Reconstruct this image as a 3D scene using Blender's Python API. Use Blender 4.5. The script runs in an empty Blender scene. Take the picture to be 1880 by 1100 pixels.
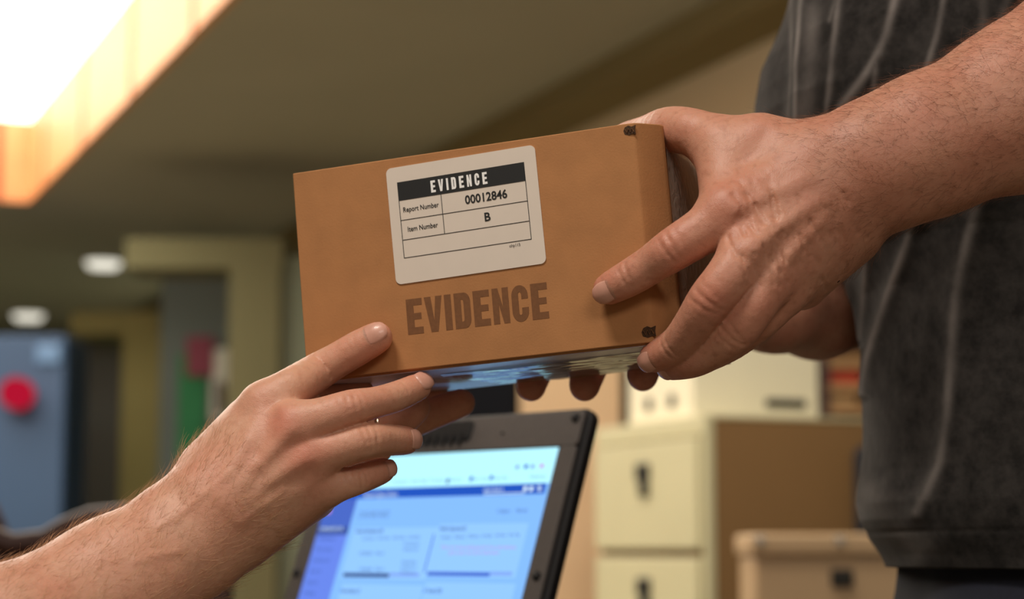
import bpy, math, random
import numpy as np
from mathutils import Vector, Matrix
random.seed(7); rng = np.random.default_rng(7)
S = bpy.context.scene
COL = S.collection
# ------------------------------------------------------------------ camera
FPX = 70 / 36 * 1880
PITCH = math.atan(460 / FPX)
CAM = np.array([0, 0, 1.0])
FW = np.array([0, math.cos(PITCH), math.sin(PITCH)]); UP = np.array([0, -math.sin(PITCH), math.cos(PITCH)]); RT = np.array([1., 0, 0])
cd = bpy.data.cameras.new('camera'); cam = bpy.data.objects.new('camera', cd); COL.objects.link(cam)
cam.location = CAM; cam.rotation_euler = (math.pi / 2 + PITCH, 0, 0)
cd.lens = 70; cd.sensor_width = 36; cd.clip_start = .02; cd.clip_end = 100
cd.dof.use_dof = True; cd.dof.focus_distance = .99; cd.dof.aperture_fstop = 7
S.camera = cam
# ------------------------------------------------------------------ light
S.view_settings.view_transform = 'Standard'; S.view_settings.look = 'None'
S.view_settings.exposure = 0; S.view_settings.gamma = 1; S.view_settings.use_curve_mapping = False
w = bpy.data.worlds.new('world'); S.world = w; w.use_nodes = True
w.node_tree.nodes['Background'].inputs[0].default_value = (1, .86, .68, 1)
w.node_tree.nodes['Background'].inputs[1].default_value = .14
def lamp(name, loc, aim, size, power, col, sy=None):
    l = bpy.data.lights.new(name, 'AREA'); l.energy = power; l.color = col; l.size = size
    if sy: l.shape = 'RECTANGLE'; l.size_y = sy
    o = bpy.data.objects.new(name, l); COL.objects.link(o); o.location = loc
    o.rotation_euler = (Vector(aim) - Vector(loc)).to_track_quat('-Z', 'Y').to_euler(); return o
lamp('ceiling_lamp', (-.55, .25, 2.6), (-.1, 1.05, 1.1), .5, 22, (1, .90, .80), .35)
lamp('front_fill', (.6, -1.8, 2.5), (.1, 1.0, 1.1), 1.2, 22, (1, .88, .78), .6)  # unseen light behind the camera, added as frontal fill
lamp('cabinet_fill', (.15, 3.0, 2.55), (.6, 4.4, 1.2), .8, 22, (1, .93, .80), .5)  # unseen light added to brighten the cabinets
lamp('hall_fill', (-2.6, 7.4, 2.6), (-2.6, 7.4, 0), 2.0, 34, (.84, 1, .92), 1.0)  # unseen fill added for the dark hall, lifts its ceiling by floor bounce
lamp('far_hall_fill', (-3, 12.5, 2.6), (-3, 12.5, 0), 2.0, 60, (.84, 1, .92), 1.0)  # second added fill, for the ambient light at the far end
# ------------------------------------------------------------------ helpers
def ray(px, py): return FW + RT * (px - 940) / FPX - UP * (py - 550) / FPX
def D(px, py, dep): return CAM + dep * ray(px, py)
def on_plane(px, py, p0, n):
    d = ray(px, py); n = np.array(n, float); return CAM + d * ((np.array(p0) - CAM) @ n / (d @ n))
def tag(o, label=None, cat=None, group=None, kind=None):
    if label: o['label'] = label
    if cat: o['category'] = cat
    if group: o['group'] = group
    if kind: o['kind'] = kind
    return o
def mesh_np(name, V, Fc, mat=None, parent=None, smooth=True, mats=None, midx=None):
    V = np.asarray(V, float)
    me = bpy.data.meshes.new(name)
    if isinstance(Fc, np.ndarray) and Fc.ndim == 2:
        k = Fc.shape[1]; me.vertices.add(len(V)); me.vertices.foreach_set('co', V.ravel())
        me.loops.add(Fc.size); me.loops.foreach_set('vertex_index', Fc.ravel().astype(np.int32))
        me.polygons.add(len(Fc)); me.polygons.foreach_set('loop_start', np.arange(0, Fc.size, k, dtype=np.int32))
        me.update(calc_edges=True)
    else:
        me.from_pydata([tuple(v) for v in V], [], [tuple(int(i) for i in f) for f in Fc]); me.update()
    for m in (mats or ([mat] if mat else [])): me.materials.append(m)
    if midx is not None: me.polygons.foreach_set('material_index', np.asarray(midx, np.int32))
    if smooth: me.polygons.foreach_set('use_smooth', np.ones(len(me.polygons), bool))
    me.validate(); me.update()
    o = bpy.data.objects.new(name, me); COL.objects.link(o)
    if parent: o.parent = parent
    return o
def empty(name, loc=(0, 0, 0), rz=0):
    o = bpy.data.objects.new(name, None); COL.objects.link(o); o.location = loc; o.rotation_euler = (0, 0, rz); o.empty_display_size = .05
    return o
class MB:
    def __init__(s): s.v = []; s.f = []
    def add(s, V, Fc):
        n = len(s.v); s.v += [tuple(map(float, p)) for p in V]; s.f += [tuple(i + n for i in f) for f in Fc]; return s
    def box(s, x0, x1, y0, y1, z0, z1):
        return s.add([(x, y, z) for z in (z0, z1) for y in (y0, y1) for x in (x0, x1)],
                     [(0, 2, 3, 1), (4, 5, 7, 6), (0, 1, 5, 4), (2, 6, 7, 3), (0, 4, 6, 2), (1, 3, 7, 5)])
    def prism(s, pts, y0, y1):           # polygon in xz, extruded along y
        n = len(pts)
        V = [(p[0], y0, p[1]) for p in pts] + [(p[0], y1, p[1]) for p in pts]
        return s.add(V, [tuple(range(n)), tuple(range(2 * n - 1, n - 1, -1))] + [(i, i + n, (i + 1) % n + n, (i + 1) % n) for i in range(n)])
    def tube(s, pts, rad, n=10):
        pts = [Vector(p) for p in pts]; R = rad if isinstance(rad, (list, tuple)) else [rad] * len(pts)
        V = []; Fc = []
        for i, p in enumerate(pts):
            t = (pts[min(i + 1, len(pts) - 1)] - pts[max(i - 1, 0)]).normalized()
            a = t.orthogonal().normalized() if i == 0 else (a - t * a.dot(t)).normalized()
            b = t.cross(a)
            V += [p + (a * math.cos(q) + b * math.sin(q)) * R[i] for q in [2 * math.pi * j / n for j in range(n)]]
        for i in range(len(pts) - 1):
            for j in range(n): Fc.append((i * n + j, i * n + (j + 1) % n, (i + 1) * n + (j + 1) % n, (i + 1) * n + j))
        Fc += [tuple(range(n - 1, -1, -1)), tuple(range((len(pts) - 1) * n, len(pts) * n))]
        return s.add(V, Fc)
    def build(s, name, mat, parent=None, bevel=0, smooth=False, seg=3):
        me = bpy.data.meshes.new(name); me.from_pydata(s.v, [], s.f)
        me.materials.append(mat); me.update()
        if smooth: me.polygons.foreach_set('use_smooth', [True] * len(me.polygons))
        o = bpy.data.objects.new(name, me); COL.objects.link(o)
        if parent: o.parent = parent
        if bevel:
            b = o.modifiers.new('bevel', 'BEVEL'); b.width = bevel; b.segments = seg; b.limit_method = 'ANGLE'
            me.polygons.foreach_set('use_smooth', [True] * len(me.polygons))
            o.modifiers.new('wn', 'WEIGHTED_NORMAL')
        return o
def rrect(x0, x1, z0, z1, r, n=8):
    P = []
    for cx, cz, a in ((x1 - r, z1 - r, 0), (x0 + r, z1 - r, 90), (x0 + r, z0 + r, 180), (x1 - r, z0 + r, 270)):
        P += [(cx + r * math.cos(math.radians(a + 90 * i / n)), cz + r * math.sin(math.radians(a + 90 * i / n))) for i in range(n + 1)]
    return P[::-1]
# ------------------------------------------------------------------ materials
def srgb(r, g, b):
    f = lambda c: (c / 255 / 12.92) if c / 255 <= .04045 else ((c / 255 + .055) / 1.055) ** 2.4
    return (f(r), f(g), f(b), 1)
def mat(name, col, rough=.6, metal=0, noise=0, nscale=20, bump=0, bscale=200, coat=0, emit=None, estr=0, spec=.5):
    m = bpy.data.materials.new(name); m.use_nodes = True; nt = m.node_tree; b = nt.nodes['Principled BSDF']
    b.inputs['Base Color'].default_value = col; b.inputs['Roughness'].default_value = rough; b.inputs['Metallic'].default_value = metal
    b.inputs['Coat Weight'].default_value = coat; b.inputs['Specular IOR Level'].default_value = spec
    if emit: b.inputs['Emission Color'].default_value = emit; b.inputs['Emission Strength'].default_value = estr
    tc = nt.nodes.new('ShaderNodeTexCoord')
    if noise:
        n = nt.nodes.new('ShaderNodeTexNoise'); n.inputs['Scale'].default_value = nscale; n.inputs['Detail'].default_value = 6
        nt.links.new(tc.outputs['Object'], n.inputs['Vector'])
        r = nt.nodes.new('ShaderNodeMapRange'); r.inputs[1].default_value = .3; r.inputs[2].default_value = .7
        r.inputs[3].default_value = 1 - noise; r.inputs[4].default_value = 1 + noise; nt.links.new(n.outputs['Fac'], r.inputs[0])
        h = nt.nodes.new('ShaderNodeVectorMath'); h.operation = 'SCALE'; h.inputs[0].default_value = col[:3]
        nt.links.new(r.outputs[0], h.inputs['Scale']); nt.links.new(h.outputs[0], b.inputs['Base Color'])
    if bump:
        n = nt.nodes.new('ShaderNodeTexNoise'); n.inputs['Scale'].default_value = bscale; n.inputs['Detail'].default_value = 5
        nt.links.new(tc.outputs['Object'], n.inputs['Vector'])
        u = nt.nodes.new('ShaderNodeBump'); u.inputs['Strength'].default_value = bump; u.inputs['Distance'].default_value = .001
        nt.links.new(n.outputs['Fac'], u.inputs['Height']); nt.links.new(u.outputs[0], b.inputs['Normal'])
    return m
def emis(name, col, s=1):
    m = bpy.data.materials.new(name); m.use_nodes = True; nt = m.node_tree; nt.nodes.remove(nt.nodes['Principled BSDF'])
    e = nt.nodes.new('ShaderNodeEmission'); e.inputs[0].default_value = col; e.inputs[1].default_value = s
    nt.links.new(e.outputs[0], nt.nodes['Material Output'].inputs[0]); return m
def skin_mat(name, base, red, dark):
    m = bpy.data.materials.new(name); m.use_nodes = True; nt = m.node_tree; b = nt.nodes['Principled BSDF']; N = nt.nodes.new; L = nt.links.new
    tc = N('ShaderNodeTexCoord')
    n1 = N('ShaderNodeTexNoise'); n1.inputs['Scale'].default_value = 38; n1.inputs['Detail'].default_value = 5; L(tc.outputs['Object'], n1.inputs[0])
    n2 = N('ShaderNodeTexNoise'); n2.inputs['Scale'].default_value = 260; n2.inputs['Detail'].default_value = 6; L(tc.outputs['Object'], n2.inputs[0])
    at = N('ShaderNodeAttribute'); at.attribute_name = 'tone'
    sep = N('ShaderNodeSeparateColor'); L(at.outputs['Color'], sep.inputs[0])
    def ramp(src, a, c):
        r = N('ShaderNodeMapRange'); r.inputs[1].default_value = a; r.inputs[2].default_value = c; L(src, r.inputs[0]); return r.outputs[0]
    def mix(f, A, B):
        x = N('ShaderNodeMix'); x.data_type = 'RGBA'; L(f, x.inputs[0])
        if isinstance(A, tuple): x.inputs[6].default_value = A
        else: L(A, x.inputs[6])
        x.inputs[7].default_value = B; return x.outputs[2]
    def mul(src, k):
        q = N('ShaderNodeMath'); q.operation = 'MULTIPLY'; L(src, q.inputs[0]); q.inputs[1].default_value = k; return q.outputs[0]
    c = mix(mul(ramp(n1.outputs['Fac'], .35, .72), .45), base, red)
    c = mix(mul(ramp(n2.outputs['Fac'], .5, .75), .45), c, dark)
    c = mix(sep.outputs[0], c, red)
    c = mix(sep.outputs[1], c, dark)
    L(c, b.inputs['Base Color'])
    b.inputs['Roughness'].default_value = .47; b.inputs['Specular IOR Level'].default_value = .42
    b.inputs['Subsurface Weight'].default_value = .3; b.inputs['Subsurface Radius'].default_value = (1, .35, .2); b.inputs['Subsurface Scale'].default_value = .003
    v = N('ShaderNodeTexVoronoi'); v.inputs['Scale'].default_value = 1100; v.feature = 'DISTANCE_TO_EDGE'; L(tc.outputs['Object'], v.inputs['Vector'])
    n3 = N('ShaderNodeTexNoise'); n3.inputs['Scale'].default_value = 420; n3.inputs['Detail'].default_value = 4; L(tc.outputs['Object'], n3.inputs[0])
    ad = N('ShaderNodeMath'); ad.operation = 'MULTIPLY_ADD'; L(v.outputs['Distance'], ad.inputs[0]); ad.inputs[1].default_value = .5; L(n3.outputs['Fac'], ad.inputs[2])
    bp = N('ShaderNodeBump'); bp.inputs['Strength'].default_value = .35; bp.inputs['Distance'].default_value = .0006; L(ad.outputs[0], bp.inputs['Height']); L(bp.outputs[0], b.inputs['Normal'])
    return m
SKIN_L = skin_mat('skin_fair', srgb(214, 164, 136), srgb(206, 128, 106), srgb(188, 130, 102))
SKIN_R = skin_mat('skin_ruddy', srgb(205, 150, 124), srgb(190, 112, 90), srgb(160, 102, 76))
NAIL = mat('nail', srgb(212, 158, 138), .38, coat=.15, noise=.05, nscale=300)
CARD = mat('cardboard', srgb(178, 125, 79), .78, noise=.07, nscale=60, bump=.12, bscale=900, spec=.3)
CARD_IN = mat('cardboard_core', srgb(70, 46, 26), .9, noise=.5, nscale=900)
# ------------------------------------------------------------------ signed distance bodies
def prim_d(P, pr):
    a, b, ra, rb, fl = pr; ba = b - a
    t = np.clip(((P - a) @ ba) / max(ba @ ba, 1e-12), 0, 1)
    v = P - a - t[:, None] * ba
    if fl is not None:
        n, s = fl; v = v + ((v @ n) * (1 / s - 1))[:, None] * n
        return (np.sqrt((v * v).sum(1)) - (ra + t * (rb - ra))) * (.5 + .5 * s)
    return np.sqrt((v * v).sum(1)) - (ra + t * (rb - ra))
def smin(a, b, k):
    h = np.clip(.5 + .5 * (b - a) / k, 0, 1); return b + (a - b) * h - k * h * (1 - h)
class Arm:
    """core = smooth-blended palm and forearm; fingers = separate smooth chains; details = grooves (+) and ridges (-)"""
    def __init__(s, kc=.010): s.core = []; s.fing = []; s.det = []; s.kc = kc
    def chain(s, pts, core=True, flat=None, k=.0008):
        Q = [(D(*p[:3]), p[3] / 1000) for p in pts]; W = Q
        if not core:        # round the joints: Catmull-Rom through the joint centres
            A_ = np.array([list(q[0]) + [q[1]] for q in Q]); A_ = np.vstack([2 * A_[0] - A_[1], A_, 2 * A_[-1] - A_[-2]]); W = []
            for i in range(1, len(A_) - 2):
                for t in (0, .25, .5, .75):
                    w_ = .5 * (2 * A_[i] + (A_[i + 1] - A_[i - 1]) * t + (2 * A_[i - 1] - 5 * A_[i] + 4 * A_[i + 1] - A_[i + 2]) * t * t + (3 * A_[i] - A_[i - 1] - 3 * A_[i + 1] + A_[i + 2]) * t ** 3); W.append((w_[:3], w_[3]))
            W.append(Q[-1])
        pr = [(W[i][0], W[i + 1][0], W[i][1], W[i + 1][1], flat) for i in range(len(W) - 1)]
        if core: s.core += pr
        else: s.fing.append((pr, k))
        return Q
    def groove(s, p, q, width, amp): s.det.append((np.array(p), np.array(q), width, amp))
    def ev(s, P, c, R):
        def near(pr): return prim_d(c[None], pr)[0] < R + .014
        best = np.full(len(P), .05)
        first = True
        for pr in s.core:
            if near(pr):
                d = prim_d(P, pr); best = d if first else smin(best, d, s.kc); first = False
        F = None
        for prs, k in s.fing:
            f = None
            for pr in prs:
                if near(pr):
                    d = prim_d(P, pr); f = d if f is None else smin(f, d, k)
            if f is not None: F = f if F is None else np.minimum(F, f)
        if F is not None: best = smin(best, F, .005)
        for a, b, wd, am in s.det:
            if prim_d(c[None], (a, b, 0., 0., None))[0] < R + wd * 3:
                d = prim_d(P, (a, b, 0., 0., None)); best = best + am * np.exp(-(d / wd) ** 2)
        return best
    def surf(s, px, py, d0=.90, d1=1.06):
        dep = np.arange(d0, d1, .0008); P = np.array([D(px, py, d) for d in dep]); det = s.det; s.det = []
        f = s.ev(P, P.mean(0), .2); s.det = det; k = np.flatnonzero(f < 0); return P[k[0]] if len(k) else None
    def sgroove(s, p, q, width, amp):
        a = s.surf(*p); b = s.surf(*q)
        if a is not None and b is not None: s.groove(a, b, width, amp)
    def mesh(s, h=.0009, B=16, smooth=2):
        prs = s.core + [p for f, _ in s.fing for p in f]
        lo = np.min([np.minimum(p[0], p[1]) - max(p[2], p[3]) for p in prs], 0) - .01
        hi = np.max([np.maximum(p[0], p[1]) + max(p[2], p[3]) for p in prs], 0) + .01
        nb = np.ceil((hi - lo) / (h * B)).astype(int); dims = nb * B + 1
        g = np.stack(np.meshgrid(*[np.arange(n) for n in nb], indexing='ij'), -1).reshape(-1, 3)
        cen = lo + (g + .5) * B * h; Rb = B * h * .5 * math.sqrt(3)
        dmin = np.full(len(g), 9.); dmn = None
        for p in prs: dmin = np.minimum(dmin, prim_d(cen, p))
        act = g[(dmin < Rb + .012) & (dmin > -Rb - .012)]
        ii = np.arange(B + 1); off = np.stack(np.meshgrid(ii, ii, ii, indexing='ij'), -1).reshape(-1, 3)
        ids = []; pos = []; quads = []
        gid = lambda q: (q[:, 0].astype(np.int64) * dims[1] + q[:, 1]) * dims[2] + q[:, 2]
        co = [(a, b, c) for a in (0, 1) for b in (0, 1) for c in (0, 1)]
        ed = [(i, j) for i in range(8) for j in range(i + 1, 8) if sum(abs(np.array(co[i]) - np.array(co[j]))) == 1]
        for blk in act:
            base = blk * B; P = lo + (base + off) * h
            f = s.ev(P, lo + (base + B / 2) * h, Rb).reshape(B + 1, B + 1, B + 1)
            if f.min() > 0 or f.max() < 0: continue
            sg = f < 0
            cs = [sg[a:B + a, b:B + b, c:B + c] for a, b, c in co]; sm = sum(x.astype(np.int8) for x in cs)
            m = (sm > 0) & (sm < 8); q = np.argwhere(m)
            if len(q):
                val = np.stack([f[q[:, 0] + a, q[:, 1] + b, q[:, 2] + c] for a, b, c in co], 1)
                acc = np.zeros((len(q), 3)); cnt = np.zeros(len(q))
                for i, j in ed:
                    x, y = val[:, i], val[:, j]; cr = (x < 0) != (y < 0)
                    t = np.where(cr, x / np.where(cr, x - y, 1), 0)[:, None]
                    pt = np.array(co[i]) + t * (np.array(co[j]) - np.array(co[i]))
                    acc += pt * cr[:, None]; cnt += cr
                ids.append(gid(q + base)); pos.append(lo + (q + base + acc / cnt[:, None]) * h)
            for ax in range(3):
                u, v = [(1, 2), (2, 0), (0, 1)][ax]
                sl0 = [slice(0, B)] * 3; sl1 = list(sl0); sl1[ax] = slice(1, B + 1)
                A_ = sg[tuple(sl0)]; B_ = sg[tuple(sl1)]
                q = np.argwhere(A_ != B_)
                if not len(q): continue
                inside = A_[q[:, 0], q[:, 1], q[:, 2]]; q = q + base
                eu = np.zeros(3, int); eu[u] = 1; ev_ = np.zeros(3, int); ev_[v] = 1
                Q = np.stack([gid(q - eu - ev_), gid(q - ev_), gid(q), gid(q - eu)], 1)
                Q = np.where(inside[:, None], Q, Q[:, ::-1]); quads.append(Q)
        ids = np.concatenate(ids); pos = np.concatenate(pos); quads = np.concatenate(quads)
        o = np.argsort(ids); ids = ids[o]; pos = pos[o]
        k = np.searchsorted(ids, quads); k = np.minimum(k, len(ids) - 1)
        ok = (ids[k] == quads).all(1); Fq = k[ok]
        E = np.concatenate([Fq[:, [0, 1]], Fq[:, [1, 2]], Fq[:, [2, 3]], Fq[:, [3, 0]]]); n = len(pos)
        deg = np.bincount(E[:, 0], minlength=n) + np.bincount(E[:, 1], minlength=n)
        for it in range(smooth):
            for lam in (.5, -.35):
                av = np.stack([np.bincount(E[:, 0], pos[E[:, 1], d], n) + np.bincount(E[:, 1], pos[E[:, 0], d], n) for d in range(3)], 1) / np.maximum(deg, 1)[:, None]
                pos = pos + lam * (av - pos)
        return pos, Fq
def normals(V, Fq):
    nr = np.cross(V[Fq[:, 2]] - V[Fq[:, 0]], V[Fq[:, 3]] - V[Fq[:, 1]])
    N = np.stack([sum(np.bincount(Fq[:, c], nr[:, d], len(V)) for c in range(4)) for d in range(3)], 1)
    return N / np.maximum(np.linalg.norm(N, axis=1), 1e-12)[:, None]
def nail_patch(tip, prev, nrm, r, width=.62, length=1.55, fwd=.35):
    """curved nail plate on the back of a fingertip"""
    u = tip - prev; u /= np.linalg.norm(u); n = np.array(nrm, float); n -= u * (n @ u); n /= np.linalg.norm(n); b = np.cross(u, n)
    V = []; Fc = []; K = 15; M = 17
    for i in range(K):
        for j in range(M):
            s = -1 + 2 * i / (K - 1); t = -1 + 2 * j / (M - 1)
            ss = s * math.sqrt(1 - .38 * t * t); tt = t * math.sqrt(1 - .30 * s * s)
            e = max(abs(s), abs(t)); th = tt * width * 1.35
            x = (ss * length * .5 + fwd - length * .08) * r
            rr = r * (1.045 - .10 * max(0, (ss + .1)) ** 2) - (.0007 if e > .99 else 0)
            zz = max(0, x) / r; rr2 = rr * math.sqrt(max(.05, 1 - (zz * .62) ** 2)) if zz > 0 else rr
            V.append(tip + u * x + (n * math.cos(th) + b * math.sin(th)) * rr2)
    for i in range(K - 1):
        for j in range(M - 1):
            Fc.append((i * M + j, i * M + j + 1, (i + 1) * M + j + 1, (i + 1) * M + j))
    return np.array(V), np.array(Fc)
def body_object(name, parts, tones, mats):
    """parts: list of (V, F, material index) joined into ONE mesh"""
    V = []; Fq = []; mi = []; n = 0
    for v, f, m in parts: V.append(v); Fq.append(f + n); n += len(v); mi += [m] * len(f)
    V = np.concatenate(V); Fq = np.concatenate(Fq)
    o = mesh_np(name, V, Fq, mats=mats, midx=mi)
    col = np.zeros((len(V), 4), np.float32); col[:, 3] = 1
    for c, r, a, ch in tones:
        d = np.linalg.norm(V - c, axis=1); col[:, ch] = np.maximum(col[:, ch], a * np.exp(-(d / r) ** 2))
    at = o.data.color_attributes.new('tone', 'FLOAT_COLOR', 'POINT'); at.data.foreach_set('color', col.ravel())
    return o
def hairs(name, V, N, sel, direction, n, length, parent, m, rad=.00007):
    idx = rng.choice(np.flatnonzero(sel), n); Vv = []; Ff = []
    for q in idx:
        p = V[q] + rng.normal(0, .0003, 3); nn = N[q]
        d = direction + rng.normal(0, .35, 3); d = d - nn * (d @ nn); d /= np.linalg.norm(d)
        L = length * rng.uniform(.5, 1.2); lift = rng.uniform(.25, .8); curl = rng.normal(0, .25, 3)
        a = np.cross(nn, d); base = len(Vv)
        for i, t in enumerate((0, .35, .7, 1)):
            c = p + d * L * t + nn * (L * lift * (t - .45 * t * t)) + curl * L * t * t * .5 - nn * .0003
            rr = rad * (1 - .75 * t)
            for ang in (0, 2.094, 4.189): Vv.append(c + (a * math.cos(ang) + nn * math.sin(ang)) * rr)
        for i in range(3):
            for j in range(3):
                k = base + i * 3; Ff.append((k + j, k + (j + 1) % 3, k + 3 + (j + 1) % 3, k + 3 + j))
    return mesh_np(name, np.array(Vv), np.array(Ff), m, parent)
# ------------------------------------------------------------------ the evidence box frame
BO = np.array([-0.10523301, 1.03509449, 1.08639911])
BR = np.array([[0.9424756, 0.32390189, -0.08262753], [-0.32555084, 0.94549895, -0.00695678], [0.07587093, 0.03345606, 0.99655622]])
BW, BH, BD = .187, .110, .142
def fdep(px, py, off):    # depth of the point `off` metres in front of the box front
    n = BR[:, 1]; return float((on_plane(px, py, BO - n * off, n) - CAM) @ FW)
def bdep(px, py, off):    # behind the back-bottom edge line
    n = BR[:, 1]; return float((on_plane(px, py, BO + n * (BD + off), n) - CAM) @ FW)
bm4 = Matrix([list(BR[i]) + [BO[i]] for i in range(3)] + [[0, 0, 0, 1]])
box = empty('cardboard_box'); box.matrix_world = bm4
tag(box, 'brown cardboard box with a white printed evidence label, held by four hands', 'box')
body = MB(); pts = [(0.0005, 0), (.1855, 0), (.1935, .0125), (.1945, .03), (.1885, BD), (0, BD), (0, .001)]
n = len(pts)
body.add([(x, y, 0) for x, y in pts] + [(x, y, BH) for x, y in pts], [tuple(range(n - 1, -1, -1)), tuple(range(n, 2 * n))] + [(i, (i + 1) % n, (i + 1) % n + n, i + n) for i in range(n)])
body.build('carton', CARD, box, bevel=.0008)
# front panel of corrugated board, a hair proud of the carton, with open fluting at its corners
fl = [(-.0006, -.0022), (.1830, -.0022), (.1862, -.0014), (.1890, .0014), (.1962, .0118), (.1970, .0160), (.1950, .0165), (.1935, .0125), (.1855, .0003), (-.0006, -.0002)]; n = len(fl)
MB().add([(x, y, .0008) for x, y in fl] + [(x, y, BH + .0010) for x, y in fl], [tuple(range(n - 1, -1, -1)), tuple(range(n, 2 * n))] + [(i, (i + 1) % n, (i + 1) % n + n, i + n) for i in range(n)]).build('front_flap', CARD, box, bevel=.0007)
FLUT = mat('fluting_paper', srgb(108, 72, 42), .9, noise=.3, nscale=800)
for zc, sc in ((.1072, 1), (.0060, 1.15)):
    m_ = MB(); m_.prism([(.1812 + a_ * .001 * sc, zc + b_ * .001 * sc) for a_, b_ in ((0, -1.6), (2, -2.4), (4.2, -1.7), (5.6, -2.2), (5.4, .3), (5.9, 2.4), (3.8, 1.8), (2.2, 2.6), (.4, 1.9), (-.5, .2))], -.00235, -.0015); m_.build('corner_cutout', CARD_IN, box)
    m_ = MB(); m_.tube([(.1816 + .0009 * i * sc, -.0026, zc + .0010 * sc * (-1) ** i) for i in range(6)], .00030, 6); m_.build('fluting', FLUT, box)
m_ = MB(); m_.prism([(.184, -.0022), (.1915, -.0028), (.1925, -.0002), (.1945, .0006), (.1940, .0030), (.186, .003)], .137, .1435); m_.build('torn_corner', mat('torn_cardboard', srgb(120, 80, 48), .9, noise=.4, nscale=700), box)
# glossy packing tape on the bottom, clear film on the end
def film_mat(name, tint, transp, rough=.12, bs=60, bstr=.8):
    m = bpy.data.materials.new(name); m.use_nodes = True; nt = m.node_tree; b = nt.nodes['Principled BSDF']; N = nt.nodes.new; L = nt.links.new
    b.inputs['Base Color'].default_value = tint; b.inputs['Roughness'].default_value = rough; b.inputs['Specular IOR Level'].default_value = .9
    tr = N('ShaderNodeBsdfTransparent'); mx = N('ShaderNodeMixShader'); mx.inputs[0].default_value = 1 - transp
    b.inputs['IOR'].default_value = 1.75
    L(tr.outputs[0], mx.inputs[1]); L(b.outputs[0], mx.inputs[2]); L(mx.outputs[0], nt.nodes['Material Output'].inputs[0])
    tc = N('ShaderNodeTexCoord'); mp = N('ShaderNodeMapping'); mp.inputs['Scale'].default_value = (.3, 3.6, 2); L(tc.outputs['Object'], mp.inputs[0])
    n = N('ShaderNodeTexNoise'); n.inputs['Scale'].default_value = bs; n.inputs['Detail'].default_value = 2; n.inputs['Distortion'].default_value = 1.2; L(mp.outputs[0], n.inputs[0])
    u = N('ShaderNodeBump'); u.inputs['Strength'].default_value = bstr; u.inputs['Distance'].default_value = .002; L(n.outputs['Fac'], u.inputs['Height']); L(u.outputs[0], b.inputs['Normal'])
    return m
TAPE = film_mat('packing_tape', srgb(150, 118, 88), .35, .05, 22, .25)
SHEEN = film_mat('bottom_glow_tint', srgb(205, 186, 200), .15, .30, 90, .12)  # lavender base colour stands in for laptop light on the underside
MB().box(0, .188, .0005, BD, -.0004, 0).build('bottom_glow_tint', SHEEN, box)
FILM = film_mat('clear_film', srgb(190, 175, 160), .62, .08, 55, .9)
V = []; Fc = []; nx, ny = 60, 24
for i in range(nx + 1):
    for j in range(ny + 1):
        x = .062 + .126 * i / nx; y = .028 + .104 * j / ny
        V.append((x, y, -.0008 - .0007 * math.sin(y * 210 + math.sin(x * 40) * 1.1) ** 4 - .0005 * math.sin(x * 23 + y * 90) ** 6))
for i in range(nx):
    for j in range(ny): k = i * (ny + 1) + j; Fc.append((k, k + 1, k + ny + 2, k + ny + 1))
mesh_np('packing_tape', V, Fc, TAPE, box)
V = []; Fc = []; nx, ny = 36, 40
for i in range(nx + 1):
    for j in range(ny + 1):
        v = i / nx; u = j / ny
        bul = .011 * math.sin(math.pi * u) ** .6 * math.sin(math.pi * v) ** .5
        V.append((.1962 - .006 * u + bul + .0010 * math.sin(v * 17 + u * 9) * math.sin(u * 21 - v * 6) * math.sin(math.pi * u) * math.sin(math.pi * v), .02 + .118 * u, .004 + .100 * v))
for i in range(nx):
    for j in range(ny): k = i * (ny + 1) + j; Fc.append((k, k + 1, k + ny + 2, k + ny + 1))
mesh_np('clear_film', V, Fc, FILM, box)
# ---- label and lettering (local x right, z up, printed a hair in front)
PAPER = mat('label_paper', srgb(226, 214, 200), .55, noise=.015, nscale=90)
INK = mat('black_ink', srgb(30, 31, 31), .6); WHITE_INK = mat('white_print', srgb(250, 250, 248), .6)
STAMP = mat('stamp_ink', srgb(122, 80, 46), .8, noise=.10, nscale=500)
lab = empty('evidence_label'); lab.parent = box; lab.location = (.0937, -.0025, .0761); lab.rotation_euler = (0, math.radians(-.9), 0)
lab['label'] = 'white rounded adhesive label'
MB().prism(rrect(-.0408, .0408, -.0304, .0304, .0030), -.00025, .0003).build('label_sheet', PAPER, lab)
TX0, TX1, TZ0, TZ1 = -.0350, .0342, -.0172, .0224
def TZ(f): return TZ1 + (TZ0 - TZ1) * f
g = MB(); g.box(TX0, TX1, -.0004, -.0002, TZ(.245), TZ1); g.build('header_band', INK, lab)
g = MB(); lw = .00016
for f in (.505, .765, 1): g.box(TX0, TX1, -.0004, -.0002, TZ(f) - lw, TZ(f) + lw)
XD = TX0 + .336 * (TX1 - TX0)
g.box(XD - lw, XD + lw, -.0004, -.0002, TZ(.765), TZ(.245))
for x in (TX0, TX1): g.box(x - lw, x + lw, -.0004, -.0002, TZ0, TZ1)
g.build('table_lines', INK, lab)
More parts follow.
